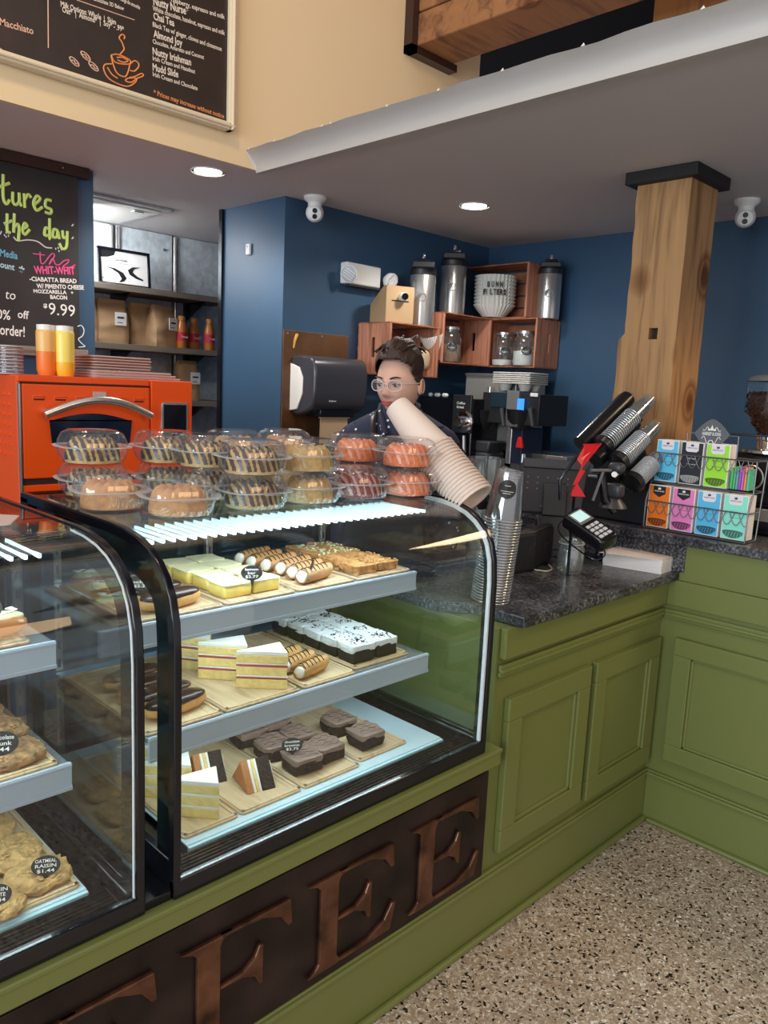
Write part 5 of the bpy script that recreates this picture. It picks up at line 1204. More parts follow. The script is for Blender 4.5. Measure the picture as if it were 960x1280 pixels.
# black bag and measuring pitcher
p = px(602, 575, 3.3); O = (3.30, p.y, .935)
t = thing('thermal_bag', 'black square-shouldered thermal server under the filter basket', 'coffee server', (3.55, px(604, 575, 3.55).y, .935)); hb = px(604, 550, 3.55).z-.935
MB().box(-.08, -.095, 0, .08, .095, hb*.86).build('body', darkp, t, .02); MB().prism([(-.10, hb), (.10, hb), (.09, hb*.84), (-.09, hb*.84)], -.08, .08, axes((0, 0, 0), (0, 1, 0), (1, 0, 0)) if 0 else Matrix(((0, 0, 1, 0), (1, 0, 0, 0), (0, 1, 0, 0), (0, 0, 0, 1)))).build('lid', darkp, t, .01)
q = at(604, 628, 2.75); t = thing('measuring_pitcher', 'clear plastic measuring pitcher behind the leaning cups', 'pitcher', (q.x, q.y, .985), 2.2); hh = at(604, 571, 2.75).z-.985
MB().lathe([(.045, 0), (.05, .01), (.066, hh), (.064, hh), (.047, .012)], 28, None, True, False).build('pitcher_body', jarglass, t); MB().tube([(-.062, 0, hh*.92), (-.10, 0, hh*.9), (-.105, 0, hh*.5), (-.055, 0, hh*.3)], .008, 8).build('handle', jarglass, t)

# ================= POINT OF SALE on the granite
GZ = .9855
c = at(692, 612, 2.86); O = Vector((c.x, c.y, GZ)); yaw = 0
ps = thing('sales_monitor', 'black sales monitor seen from behind on a grey wedge stand', 'monitor', O)
nf = Vector((-.80, -.52, .30)).normalized(); rt = Vector((.56, -.83, 0)).normalized(); M1 = axes(c, rt, nf) @ Matrix.Scale(1.06, 4)
Mp = Matrix.Translation(-O) @ M1
MB().prism([(-.112, -.085), (.095, -.085), (.115, .092), (-.118, .092)], -.035, .0, Mp).build('housing', blackp, ps, .006, False)
MB().prism([(-.108, .072), (.105, .072), (.118, .105), (-.112, .105)], -.05, .008, Mp).build('top_bevel', darkp, ps, .004, False)
MB().box(-.035, -.095, 0, .045, .02, .022, Mp).build('cable_cover', blackp, ps, .004)
for i in range(6):
    for j in range(3): MB().cyl(Mp @ Vector((-.09+i*.034, -.0+j*.02, 0)), Mp @ Vector((-.09+i*.034, -.0+j*.02, .0015)), .003, .003, 8).build('vent_hole', graym, ps)
for j in range(8): MB().box(-.119, -.07+j*.018, -.03, -.112, -.062+j*.018, -.005, Mp).build('side_fin', black, ps)
b0 = onZ(699, 697, GZ); loc = Vector((b0.x, b0.y, GZ))-O
s0 = Mp @ Vector((.0, -.06, .01)); ww = .05
vs = [s0-rt*ww, s0+rt*ww*.75, loc+rt*.05+Vector((0, 0, .03)), loc-rt*.085+Vector((0, 0, .03))]; bk = Vector((.07, .05, 0))
MB().add(vs+[v+bk for v in vs], [(0, 3, 2, 1), (4, 5, 6, 7), (0, 1, 5, 4), (1, 2, 6, 5), (2, 3, 7, 6), (3, 0, 4, 7)]).build('stand_wedge', graym, ps, .006, False)
MB().add([loc-rt*.09, loc+rt*.055, loc+rt*.055+bk*2, loc-rt*.09+bk*2]+[v+Vector((0, 0, .028)) for v in (loc-rt*.09, loc+rt*.055, loc+rt*.055+bk*2, loc-rt*.09+bk*2)], [(0, 3, 2, 1), (4, 5, 6, 7), (0, 1, 5, 4), (1, 2, 6, 5), (2, 3, 7, 6), (3, 0, 4, 7)]).build('stand_base', darkp, ps, .004, False)
# printer
a = onZ(641, 719, GZ); b = onZ(667, 714, GZ); c3 = onZ(690, 700, GZ)
t = thing('receipt_printer', 'small black receipt printer between the clear cups and the monitor', 'printer', (a.x, a.y, GZ)); loc = t.location
ex = (Vector(c3)-Vector(b)); ey = Vector((ex.y, -ex.x, 0)).normalized()*(-1); w = ex.length
u = ex.normalized(); v = Vector((-u.y, u.x, 0)); P0 = Vector(b)-loc; zt_ = onX(667, 665, b.x).z-GZ; zt2 = onX(688, 660, c3.x).z-GZ; h = max(.12, min(.2, zt_))
dl = (Vector(a)-Vector(b)); dl = Vector((dl.x, dl.y, 0)).normalized()*.13
vs = [P0, P0+ex, P0+ex+dl, P0+dl]; vs = [Vector((q.x, q.y, 0)) for q in vs]
MB().add(vs+[q+Vector((0, 0, h)) for q in vs], [(0, 3, 2, 1), (4, 5, 6, 7), (0, 1, 5, 4), (1, 2, 6, 5), (2, 3, 7, 6), (3, 0, 4, 7)]).build('body', blackp, t, .012, False, 3)
cc_ = (vs[0]+vs[2])/2; MB().add([cc_+(q-cc_)*.93+Vector((0, 0, h)) for q in vs]+[cc_+(q-cc_)*.85+Vector((0, 0, h+.006)) for q in vs], [(4, 5, 6, 7), (0, 1, 5, 4), (1, 2, 6, 5), (2, 3, 7, 6), (3, 0, 4, 7)]).build('lid', darkp, t, .002, False)
mb = MB(); Mn = axes(P0+ex*.55+Vector((0, 0, h*.55))+u.cross(Vector((0, 0, 1)))*.0015, u, u.cross(Vector((0, 0, 1)))); lettering(mb, 'EPSON', Mn, .022, .006, .01); mb.build('lettering', graym, t, 0, False)
# white cable beside it
pts = [onZ(x, y, GZ+.004) for x, y in ((662, 708), (668, 712), (674, 713), (684, 714), (690, 711), (686, 706))]
o = MB(pts[0]).tube(bez(pts, 5), .003, 8).build('cable', mat('cream_cable', (.6, .55, .45), .5)); tag(o, 'short cream cable lying beside the black receipt printer', 'cable')
# glass jar on the granite
jb = onZ(721, 717, GZ); hj = onY(721, 676, jb.y).z-GZ
t = thing('glass_jar', 'empty ribbed glass tip jar on the granite in front of the card terminal', 'jar', (jb.x, jb.y+.03, GZ)); rj = .045
MB().lathe([(rj*.9, .001), (rj, .01), (rj, hj*.72), (rj*.93, hj*.8), (rj*.93, hj*.84), (rj*.97, hj*.86), (rj*.97, hj*.98), (rj*.9, hj), (rj*.88, hj*.8), (rj*.93, hj*.7), (rj*.93, .015)], 40, None, True, False, lambda a, z: 1+.012*math.cos(14*a)).build('glass', tipglass, t)
MB().tube([(rj*.985*math.cos(a), rj*.985*math.sin(a), hj*.88) for a in [2*PI*k/28 for k in range(28)]], .002, 6, True).build('thread_ring', rimclear, t)
mb = MB(); mb.lathe([(.010, .016), (.010, .018)], 14, Matrix.Translation((-.01, -.01, 0))).lathe([(.011, .016), (.011, .018)], 14, Matrix.Translation((.015, .012, 0))); mb.build('coins', mat('coin', (.5, .38, .2), .3, 1), t)['kind'] = 'stuff'
# card terminal on its stand
c = at(738, 655, 2.50); axl = (at(770, 672, 2.46)-at(712, 632, 2.58)).normalized(); nf = (-CF*.62+CU*.78); M1 = axes(c, axl, nf); O = Vector((c.x, c.y, GZ)); Mp = Matrix.Translation(-O) @ M1
t = thing('card_terminal', 'black card payment terminal with lit screen and keypad', 'card terminal', O)
MB().prism(rounded(-.085, -.040, .085, .040, .014), -.045, 0, Mp).build('body', black, t, .006)
MB().box(-.072, -.030, 0, -.012, .030, .003, Mp).build('screen_bezel', graym, t, .001); MB().box(-.066, -.024, .003, -.022, .024, .0035, Mp).build('screen', mat('terminal_screen', (.35, .5, .5), .2, emit=(.5, .75, .75), es=.6), t)
for i in range(4):
    for j in range(3): MB().box(.002+i*.018, -.026+j*.019, 0, .014+i*.018, -.012+j*.019, .004, Mp).build('key', mat('key_grey', (.55, .55, .58), .4) if 'key_grey' not in MAT else MAT['key_grey'], t, .001)
sf = onZ(748, 698, GZ)-O
MB().tube([Mp @ Vector((-.03, 0, -.04)), sf+Vector((0, 0, .09)), sf+Vector((0, 0, .01))], .012, 10).build('stand_arm', black, t)
MB().lathe([(.05, 0), (.05, .008), (.02, .014)], 24, Matrix.Translation(sf)).build('stand_foot', black, t)
loop = [Mp @ Vector((.08, -.02, -.03)), Mp @ Vector((.10, -.035, -.045)), Mp @ Vector((.085, -.07, -.05)), Mp @ Vector((.0, -.075, -.05)), Mp @ Vector((-.07, -.06, -.05)), Mp @ Vector((-.10, -.01, -.05)), Mp @ Vector((-.06, .03, -.04))]
MB().tube(bez(loop, 6), .0025, 6).build('coiled_cable', black, t)
# red folding stand parts
O = at(735, 590, 2.6); t = thing('red_bracket', 'red angular bracket standing behind the card terminal', 'bracket', O)
redm = mat('red_plastic', (.55, .012, .02), .25)
def quad_plate(pts, d, th, m, name):
    P = [at(x, y, d+dd)-O for x, y, dd in pts]; n_ = (P[1]-P[0]).cross(P[2]-P[0]).normalized()*th; n = len(P)
    MB().add(P+[p+n_ for p in P], [tuple(range(n)), tuple(range(2*n-1, n-1, -1))]+[(i, n+i, n+(i+1) % n, (i+1) % n) for i in range(n)]).build(name, m, t, .001, False)
quad_plate([(731, 556, .06), (751, 556, .06), (728, 583, 0), (721, 574, 0)], 2.66, .006, redm, 'upper_plate')
quad_plate([(721, 574, 0), (728, 583, 0), (714, 621, -.03), (712, 618, -.03)], 2.62, .006, redm, 'arm_plate') if 0 else None
quad_plate([(725, 587, 0), (732, 588, 0), (721, 607, -.02), (716, 606, -.02)], 2.62, .006, redm, 'middle_plate')
quad_plate([(721, 603, 0), (732, 621, -.02), (713, 620, -.02)], 2.60, .006, redm, 'lower_plate')
MB().tube([at(729, 556, 2.74)-O, at(751, 555, 2.74)-O, at(727, 584, 2.66)-O, at(714, 620, 2.58)-O], .0035, 8).build('wire_edge', redm, t)
MB().tube([at(731, 558, 2.73)-O, at(718, 575, 2.70)-O, at(700, 600, 2.72)-O, at(700, 625, 2.72)-O], .006, 8).build('black_arm', black, t)
MB().tube([at(718, 618, 2.62)-O, at(716, 640, 2.66)-O, Vector((at(716, 640, 2.66).x-O.x, at(716, 640, 2.66).y-O.y, GZ-O.z))], .005, 8).build('foot', black, t)
# barcode scanner / small camera arms to the right of it
O = at(760, 622, 2.80); O.z = GZ; t = thing('scanner_stand', 'black scanner stand with grey struts behind the card terminal', 'stand', O)
L_ = lambda *P: [at(x, y, d)-O for x, y, d in P]
MB().tube(L_((738, 588, 2.78), (768, 588, 2.80)), .006, 8).build('top_strut', graym, t); MB().tube(L_((754, 590, 2.78), (741, 626, 2.76)), .005, 8).build('grey_strut', graym, t)
MB().tube(L_((752, 592, 2.80), (756, 625, 2.80), (768, 640, 2.80)), .016, 10).build('post', black, t)
MB().blob(L_((771, 585, 2.80))[0], (.022, .03, .02), 3, 18, 10).build('upper_head', darkp, t); MB().blob(L_((768, 613, 2.80))[0], (.024, .034, .026), 4, 18, 10).build('lower_head', darkp, t)
MB().cyl(L_((768, 593, 2.74))[0], L_((768, 593, 2.735))[0], .010, .010, 14).build('white_lens', white, t)
MB().lathe([(.05, 0), (.045, .01), (.02, .04)], 20, Matrix.Translation(L_((766, 634, 2.82))[0]*1-Vector((0, 0, 0)))).build('foot', darkp, t)
for k, P in enumerate((((757, 628), (766, 636), (775, 641), (784, 640)), ((762, 646), (775, 645), (792, 649), (806, 653)))):
    pts = [onZ(x, y, 1.125) for x, y in P]; o = MB(pts[0]).tube(bez(pts, 6), .003, 6).build('cable', MAT['cream_cable']); tag(o, ['short curled pale cable on the bar top behind the card terminal', 'long pale cable running along the bar top to the tea rack'][k], 'cable')
# white paper pack with lid
P = [onZ(753, 706, GZ), onZ(826, 718, GZ), onZ(843, 712, GZ), onZ(772, 699, GZ)]
O = P[0].copy(); t = thing('paper_pack', 'flat stack of white paper sheets on the granite by the bar wall', 'paper stack', O)
P = [p-O for p in P]; hz = onY(753, 690, O.y).z-GZ
hz = max(.02, min(.05, hz))
for k in range(12):
    z0_ = hz*k/12; z1_ = hz*(k+.86)/12; j = Vector((random.uniform(-.0015, .0015), random.uniform(-.0015, .0015), 0))
    MB().add([p+j+Vector((0, 0, z0_)) for p in P]+[p+j+Vector((0, 0, z1_)) for p in P], [(0, 3, 2, 1), (4, 5, 6, 7), (0, 1, 5, 4), (1, 2, 6, 5), (2, 3, 7, 6), (3, 0, 4, 7)]).build('paper_sheaf', paper, t, 0, False)
Q = [P[0]-Vector((.03, 0, 0)), P[1], P[2], P[3]-Vector((.01, 0, 0))]
MB().add([p+Vector((0, 0, hz)) for p in Q]+[p+Vector((0, 0, hz+.003)) for p in Q], [(0, 3, 2, 1), (4, 5, 6, 7), (0, 1, 5, 4), (1, 2, 6, 5), (2, 3, 7, 6), (3, 0, 4, 7)]).build('top_sheet', mat('peach_sheet', (.75, .62, .55), .7), t, 0, False)

# ================= TEA RACK on the bar
XR = 2.765; TZ = 1.1205
def rk(x, y, X=XR): return onX(x, y, X)
ya, yb = rk(804, 660).y, rk(930, 682).y; W_ = ya-yb
O = (XR, ya, TZ); rk_t = thing('tea_rack', 'two-tier grey wire rack of tea boxes with a leaf-shaped sign', 'rack', O)
wire = mat('grey_wire', (.16, .15, .15), .4, .6); D = .10; zr1 = .105; zr2 = .285
def R(*pts): return [(a, b, c) for a, b, c in pts]
mb = MB()
for (xo, z) in ((0, .004), (0, zr1), (0+.03, .175), (.03, zr2)):
    mb.tube([(xo, 0, z), (xo, -W_, z), (D+xo, -W_, z), (D+xo, 0, z)], .0028, 6, True)
mb.build('tier_frame', wire, rk_t)
for y in (0, -W_):
    MB().tube([(0, y, .004), (0, y, zr1), (.03, y, .175), (.03, y, zr2)], .0028, 6).build('upright', wire, rk_t); MB().tube([(D, y, .004), (D+.03, y, zr2)], .0028, 6).build('upright', wire, rk_t)
for (xo, zt2_) in ((0, zr1), (.03, zr2)):
    mb = MB(); N = 12; w = W_/N
    for k in range(-0, N):
        y0_ = -k*w; mb.tube([(xo-.001, y0_-(1.6*w)*s/8, zt2_-.045*math.sin(PI*s/8)) for s in range(9) if -W_ <= y0_-(1.6*w)*s/8 <= 0] or [(xo, 0, zt2_), (xo, -.01, zt2_)], .0014, 5)
    mb.build('scalloped_wire', wire, rk_t)
def teabox(k, row, col, dark, label, wd=None):
    n = 4; w = W_/n; yc = -(k+.5)*w; z = .008 if row == 0 else .179; xo = .008 if row == 0 else .038; hh = .158 if row == 0 else .155
    t = thing('tea_box', label, 'tea box', Vector(O)+Vector((xo, yc, z)), 0, 'tea boxes in the wire rack'); bw = w*.90
    m = mat('tea_'+label.split()[0]+str(row), col, .5)
    MB().box(0, -bw/2, 0, .07, bw/2, hh).build('carton', paper, t, .001)
    MB().box(-.0012, -bw/2+.003, .003, 0, bw/2-.003, hh-.003).build('front_print', m, t)
    tm = tagm if dark else MAT['tag_white'] if 'tag_white' in MAT else mat('tag_white', (.75, .73, .78), .5)
    Mb = axes(Vector((-.0014, 0, hh)), (0, -1, 0), (-1, 0, 0)); q = bw*.28
    sh = [(-q, -.003), (q, -.003), (q, -.030), (q*.7, -.036), (-q*.7, -.036), (-q, -.030)] if not dark else [(-q, -.003), (q, -.003), (q, -.030), (0, -.044), (-q, -.030)]
    MB().prism(sh, 0, .001, Mb).build('crest_tab', tm, t)
    mb = MB(); ink = inkw if dark else darkp
    mb.prism([(-.006, -.012), (-.004, -.008), (-.002, -.011), (0, -.006), (.002, -.011), (.004, -.008), (.006, -.012), (.004, -.016), (-.004, -.016)], .001, .0014, Mb)
    lettering(mb, 'HARNEY & SONS', Mb @ Matrix.Translation((-q*.8, -.024, .0012)), q*1.6, .005, .01)
    mb.build('crest_print', ink, t, 0, False)
    mb = MB(); lettering(mb, 'FINE TEAS', Mb @ Matrix.Translation((-q*.6, -.062, 0)), q*1.2, .004, .01); lettering(mb, 'TWENTY SACHETS', Mb @ Matrix.Translation((-q*.7, -.082, 0)), q*1.4, .003, .01)
    mb.build('small_print', inkw if col[0]+col[1]+col[2] < .3 else darkp, t, 0, False)
    n = 16; dk = tuple(c*.18 for c in col) if not col[0] < .03 else (.3, .3, .3)
    lm = mat('leaf_'+label.split()[0]+str(row), dk, .5)
    MB().prism([(bw*.42*math.cos(PI+PI*i/n), .010-hh+.022*0 if 0 else -hh+.028+.022*math.sin(PI+PI*i/n)) for i in range(n+1)]+[(bw*.42*math.cos(a), -hh+.028+.006*math.sin(a)) for a in [PI*i/n for i in range(1, n)]], -.0002, .0008, Mb).build('leaf_band', lm, t)
    for s in range(6): MB().tube([Mb @ Vector((-bw*.3+s*bw*.12, -hh+.010, .001)), Mb @ Vector((-bw*.24+s*bw*.12, -hh+.028, .001))], .0007, 4).build('leaf_vein', m, t)
TB = [(0, 1, (.10, .52, .80), 0, 'sky-blue tea box at the top left of the wire rack'), (1, 1, (.012, .012, .02), 0, 'black tea box in the top row of the wire rack'), (2, 1, (.33, .75, .03), 0, 'lime green tea box in the top row of the wire rack'),
      (0, 0, (.85, .19, .01), 1, 'orange tea box at the bottom left of the wire rack'), (1, 0, (.80, .22, .52), 1, 'pink tea box in the bottom row of the wire rack'), (2, 0, (.09, .48, .80), 0, 'bright blue tea box in the bottom row of the wire rack'), (3, 0, (.25, .78, .62), 0, 'mint green tea box at the bottom right of the wire rack')]
for k, row, c, d, lb in TB: teabox(k, row, c, d, lb)
cols = [(.08, .5, .15), (.1, .45, .2), (.12, .4, .4), (.4, .1, .5), (.55, .15, .6), (.8, .3, .1), (.1, .55, .3)]
for k in range(7):
    yc = -W_*.77-.0095*k; o = MB(Vector(O)+Vector((.045, yc, .18))).box(XR+.045, ya+yc-.004, TZ+.18, XR+.10, ya+yc+.004, TZ+.18+.075+.006*(k % 2)).build('tea_sachet', mat('sachet_%d' % k, cols[k], .35), None, .002)
    tag(o, 'loose coloured tea sachet at the top right of the wire rack, %s from the left' % ORD[k], 'tea sachet', 'loose tea sachets in the rack')
# leaf-shaped sign
lc = rk(890, 543, XR+.06); Lw = abs(rk(867, 540, XR+.06).y-rk(911, 547, XR+.06).y)/2
Ms = axes(Vector((XR+.06, lc.y, lc.z))-Vector(O), (0, -1, 0), (-1, 0, 0)); hl = .062
pts = []
for i in range(33):
    u = -1+i/16; pts.append((u*Lw, hl*(1-abs(u)**1.6)*(.88 if 1 else 1)))
pts += [(-x, -y) for x, y in pts[1:-1]]
MB().prism(pts, 0, .004, Ms).build('leaf_sign', mat('sign_grey', (.10, .11, .125), .5), rk_t, .001)
mb = MB(); lettering(mb, 'HARNEY & SONS', Ms @ Matrix.Translation((-Lw*.52, -.004, .0045)), Lw*1.04, .012, .015)
mb.prism([(-.016, .014), (-.012, .022), (-.006, .018), (0, .034), (.006, .018), (.012, .022), (.016, .014)], .0045, .005, Ms)
for s in (-1, 1):
    mb.tube([Ms @ Vector((s*(.010+.022*t_), .012+.018*math.sin(t_*5)*(1-t_)+.004*t_, .005)) for t_ in [i/10 for i in range(11)]], .0012, 5)
    mb.tube([Ms @ Vector((s*(.004+.030*t_), -.020-.012*math.sin(t_*6.0), .005)) for t_ in [i/12 for i in range(13)]], .0012, 5)
mb.tube([Ms @ Vector((.009*math.cos(a), -.030+.009*math.sin(a), .005)) for a in [2*PI*i/14 for i in range(14)]], .0012, 5, True)
mb.build('sign_print', inkw, rk_t, 0, False)
yA = rk(858, 560, XR+.06).y-ya; yB = rk(922, 560, XR+.06).y-ya; zA = lc.z-TZ
for s, yy in ((1, yA), (-1, yB)): MB().tube([(.06, yy, .179), (.06, yy, zA), (.06, lc.y-ya+s*Lw, zA)], .0028, 6).build('sign_wire', wire, rk_t)

# ================= ESPRESSO GRINDER at the right edge
XG = 3.12; c = onX(958, 545, XG); g0 = (XG, c.y-.02, 1.1205); zh0 = onX(945, 545, XG).z-g0[2]; zh1 = onX(945, 470, XG).z-g0[2]; rg = abs(onX(933, 500, XG).y-c.y)+.025
eg = thing('espresso_grinder', 'black espresso grinder with bean-filled hopper at the right edge', 'coffee grinder', g0)
MB().lathe([(.035, zh0), (.042, zh0+.02), (rg*.98, zh0+.085), (rg, zh0+.10), (rg, zh1-.02)], 8, None, True, False).build('hopper', glasspane, eg)
MB().lathe([(rg*1.01, zh1-.02), (rg*.9, zh1-.004), (rg*.5, zh1+.004)], 8).build('hopper_lid', graym, eg)
mb = MB(); rr = random.Random(3)
for k in range(700):
    z = rr.uniform(zh0+.01, zh1-.06); f = min(1, .40+.6*max(0, (z-zh0)/.09)); a = rr.uniform(0, 2*PI); r = rg*.90*f*math.sqrt(rr.uniform(.35, 1)); mb.blob((r*math.cos(a), r*math.sin(a), z), (.007, .005, .005), 2, 7, 4, M=None)
mb.build('coffee_beans', mat('roasted_beans', (.045, .014, .008), .4), eg)['kind'] = 'stuff'
MB().lathe([(rg*.84*.4, zh0+.008), (rg*.84, zh0+.09), (rg*.84, zh1-.07)], 8).build('bean_core', MAT['roasted_beans'], eg)
MB().lathe([(.045, zh0-.05), (.05, zh0-.045), (.05, zh0-.015), (.055, zh0-.01), (.055, zh0)], 28).build('grind_collar', chrome, eg)
MB().lathe([(.085, zh0-.055), (.10, zh0-.06), (.10, zh0-.05), (.06, zh0-.04)], 28).build('top_plate', chrome, eg)
MB().box(-.10, -.10, .10, .12, .105, zh0-.06).build('body', black, eg, .02); MB().box(-.11, -.11, 0, .12, .11, .05).build('base', black, eg, .01); MB().box(-.105, -.10, .05, .11, .10, .10).build('steel_band', steel, eg, .004)
MB().cyl((-.03, .02, zh0+.003), (-.06, .13, zh0+.003), .004).build('gate_slider', blackp, eg)
mb = MB(); mb.tube([(-.112, .045*math.cos(a)+.02, zh0-.15+.045*math.sin(a)) for a in [2*PI*i/30 for i in range(30)]], .004, 8, True); mb.build('round_badge_ring', steel, eg)
MB().box(-.112, .0, zh0-.17, -.108, .045, zh0-.13).build('badge', paper, eg, .003); MB().box(-.113, .0, zh0-.17, -.1115, .02, zh0-.14).build('badge_mark', mat('badge_orange', (.7, .3, .1), .5), eg)
t = thing('grinder_display', 'thin light blue lit panel beside the espresso grinder at the frame edge', 'panel', (XG-.05, c.y-.11, 1.1205)); MB().box(-.02, -.05, .14, .0, .0, zh0-.02).build('panel', mat('pale_blue', (.35, .6, .7), .3), t, .002); MB().box(-.03, -.055, 0, .01, .005, .14).build('base', steel, t, .003)
# folded cloth / paper on near case
p = onZ(20, 637, 1.31)
t = thing('paper_bag', 'pale pink paper lying on top of the near case at the left edge', 'paper', (.36, 1.58, 1.3105), 0)
pk = mat('pale_pink_paper', (.62, .47, .43), .8)
MB().prism([(-.25, -.10), (.17, -.06), (.215, .02), (.12, .13), (.02, .15), (-.25, .16)], 0, .003, None).build('sheet', pk, t, .001, False)
MB().prism([(-.25, .0), (.02, .03), (.06, .08), (.02, .14), (-.25, .15)], .003, .012, Matrix.Rotation(.03, 4, 'X')).build('folded_edge', pk, t, .002, False)
# ================= THE WOMAN behind the case
HC = at(499, 480, 2.93)
skin = mat('skin', (.66, .39, .30), .5, sub=.15, spec=.35); hairm = mat('dark_brown_hair', (.035, .014, .009), .5, bump=1, bs=160, var=.5, vs=50); lipm = mat('lips', (.42, .07, .07), .4)
shirt = mat('navy_dotted_shirt', (.012, .018, .05), .75)
def dots():
    m = shirt; nt = m.node_tree; b = nt.nodes['Principled BSDF']; tc = nt.nodes.new('ShaderNodeTexCoord')
    v = nt.nodes.new('ShaderNodeTexVoronoi'); v.inputs['Scale'].default_value = 30; nt.links.new(tc.outputs['Object'], v.inputs['Vector'])
    r = ramp(nt, [(.0, (.7, .7, .75)), (.13, (.7, .7, .75)), (.15, (.012, .018, .05))]); nt.links.new(v.outputs['Distance'], r.inputs['Fac']); nt.links.new(r.outputs['Color'], b.inputs['Base Color'])
dots()
foot = Vector((HC.x+.06, HC.y+.10, 0))
pw_ = thing('person', 'woman with short dark hair, clear glasses and navy dotted shirt behind the case', 'person', foot)
fdir = (Vector((-HC.x, -HC.y, 0)).normalized()*math.cos(.48)+Vector((-CR.x, -CR.y, 0)).normalized()*math.sin(.48)).normalized()
yawm = Matrix(((-fdir.y, -fdir.x, 0, 0), (fdir.x, -fdir.y, 0, 0), (0, 0, 1, 0), (0, 0, 0, 1)))      # local x = her left side ... local -y = face
lx = Vector((fdir.y*-1, fdir.x, 0)); ly = -fdir
MH = Matrix.Identity(4)
for i in range(3): MH[i][0] = lx[i]; MH[i][1] = ly[i]; MH[i][2] = (0, 0, 1)[i]; MH[i][3] = (HC-foot)[i]
MH = MH @ Matrix.Rotation(.10, 4, 'X') @ Matrix.Scale(1.06, 4)
def g(a, b, s): return math.exp(-((a/b)**2+(s[0]/s[1])**2)) if 0 else 0
def headr(d):
    x, y, z = d
    p = Vector((x*.076, y*.098, z*.122))
    if z < 0: p.x *= 1-.40*(-z)**1.6; p.y *= 1-(.18 if y < 0 else .42)*(-z)**1.5
    if y > 0: p.y *= 1.02; 
    if y < 0: p.y *= .93
    if y < 0:
        X, Z = p.x, p.z; G = lambda cx, cz, sx, sz: math.exp(-((X-cx)/sx)**2-((Z-cz)/sz)**2)
        p.y -= .031*G(0, -.026, .013, .013)+.014*G(0, -.006, .008, .020)+.006*G(0, .018, .03, .010)
        p.y -= .005*G(.013, -.032, .007, .006)+.005*G(-.013, -.032, .007, .006)
        p.y += .010*G(.031, .006, .015, .011)+.010*G(-.031, .006, .015, .011)
        p.y -= .008*G(.038, -.028, .018, .018)+.008*G(-.038, -.028, .018, .018)
        p.y -= .007*G(0, -.058, .020, .010); p.y -= .011*G(0, -.100, .022, .016)
        p.y += .004*G(0, -.080, .020, .006)
    return p
def head_mesh(n=88, m=64):
    vs = []; 
    for j in range(m+1):
        ph = -PI/2+PI*j/m
        for i in range(n):
            th = 2*PI*i/n; vs.append(headr((math.cos(ph)*math.cos(th), math.cos(ph)*math.sin(th), math.sin(ph))))
    return vs, [(j*n+i, j*n+(i+1) % n, (j+1)*n+(i+1) % n, (j+1)*n+i) for j in range(m) for i in range(n)]
hv, hf = head_mesh(); 
body = MB(); body.add(hv, hf, MH)
def loft(mb, secs, n=28, cap=True):
    """secs: (centre, rx, ry, xdir, ydir)"""
    vs = []
    for c, rx, ry, xd, yd in secs:
        for i in range(n): a = 2*PI*i/n; vs.append(Vector(c)+Vector(xd)*rx*math.cos(a)+Vector(yd)*ry*math.sin(a))
    m = len(secs); fs = [(j*n+i, j*n+(i+1) % n, (j+1)*n+(i+1) % n, (j+1)*n+i) for j in range(m-1) for i in range(n)]
    if cap: fs += [tuple(range(n-1, -1, -1)), tuple(range((m-1)*n, m*n))]
    mb.add(vs, fs)
hz = HC.z
bd = (Vector((-HC.x, -HC.y, 0)).normalized()*math.cos(.15)+Vector((-CR.x, -CR.y, 0)).normalized()*math.sin(.15)).normalized(); bx_ = Vector((bd.y*-1, bd.x, 0)); by_ = -bd
hc = HC-foot; nb = hc+by_*.03
def sec(x, y, z, rx, ry):
    if z > 1.2: z += .085
    return (Vector((0, 0, z))+bx_*x+by_*y+Vector((nb.x, nb.y, 0))*((z/hz)**2.0 if z < hz*.9 else 1)*1.0, rx, ry, bx_, by_)
zsd = hz-.215
loft(body, [sec(0, .005, hz-.05, .050, .055), sec(0, .01, hz-.10, .047, .052), sec(0, .015, hz-.15, .050, .055), sec(0, .02, hz-.19, .075, .065), sec(0, .02, hz-.25, .12, .08), sec(0, .01, 1.16, .13, .09), sec(0, .01, 1.0, .12, .085), sec(0, .01, .84, .13, .095)])
# arms, hands: hands resting behind the case
hands = []
for s in (-1, 1):
    sh = nb+bx_*s*.165+by_*.02; sh.z = hz-.225; el = sh+bx_*s*.05+by_*.06; el.z = hz-.45; wr = el-bx_*s*.02-by_*.05; wr.z = hz-.70
    pl = wr+Vector((0, 0, -.075)); hands.append((s, sh, el, wr, pl))
    body.tube(bez([sh, el, wr], 5), [.042-.0016*i for i in range(11)], 16); body.blob((wr+pl)/2, (.020, .032, .045), 2.5, 18, 10)
    pd = Vector((0, 0, -1))
    for f in range(4):
        b0 = pl-by_*((f-1.5)*.017); L = (.030, .036, .038, .028)[f]
        body.tube([b0, b0+pd*L, b0+pd*L*1.7-bx_*s*.008, b0+pd*L*2.1-bx_*s*.020], [.0095, .009, .008, .006], 8)
    b0 = (wr+pl)/2-by_*.028; body.tube([b0, b0-by_*.016+pd*.022, b0-by_*.018+pd*.050-bx_*s*.01], [.011, .010, .007], 8)
for s in (-1, 1):
    body.tube([bx_*s*.07+Vector((nb.x, nb.y, 0))*.3+Vector((0, 0, .90)), bx_*s*.09+Vector((0, 0, .50)), bx_*s*.09+Vector((0, 0, .07)), bx_*s*.09-by_*.06+Vector((0, 0, .035))], [.075, .055, .04, .035], 14)
body.build('body', skin, pw_)
# ears
for s in (-1, 1):
    mb = MB(); mb.blob((s*.077, .012, -.008), (.009, .017, .028), 2, 20, 12, 0, 30, MH); mb.tube([MH @ Vector((s*.086, .012+.014*math.sin(a), -.006+.024*math.cos(a))) for a in [PI*1.9*i/16-.3 for i in range(17)]], .0024, 6); mb.build('ear', skin, pw_)
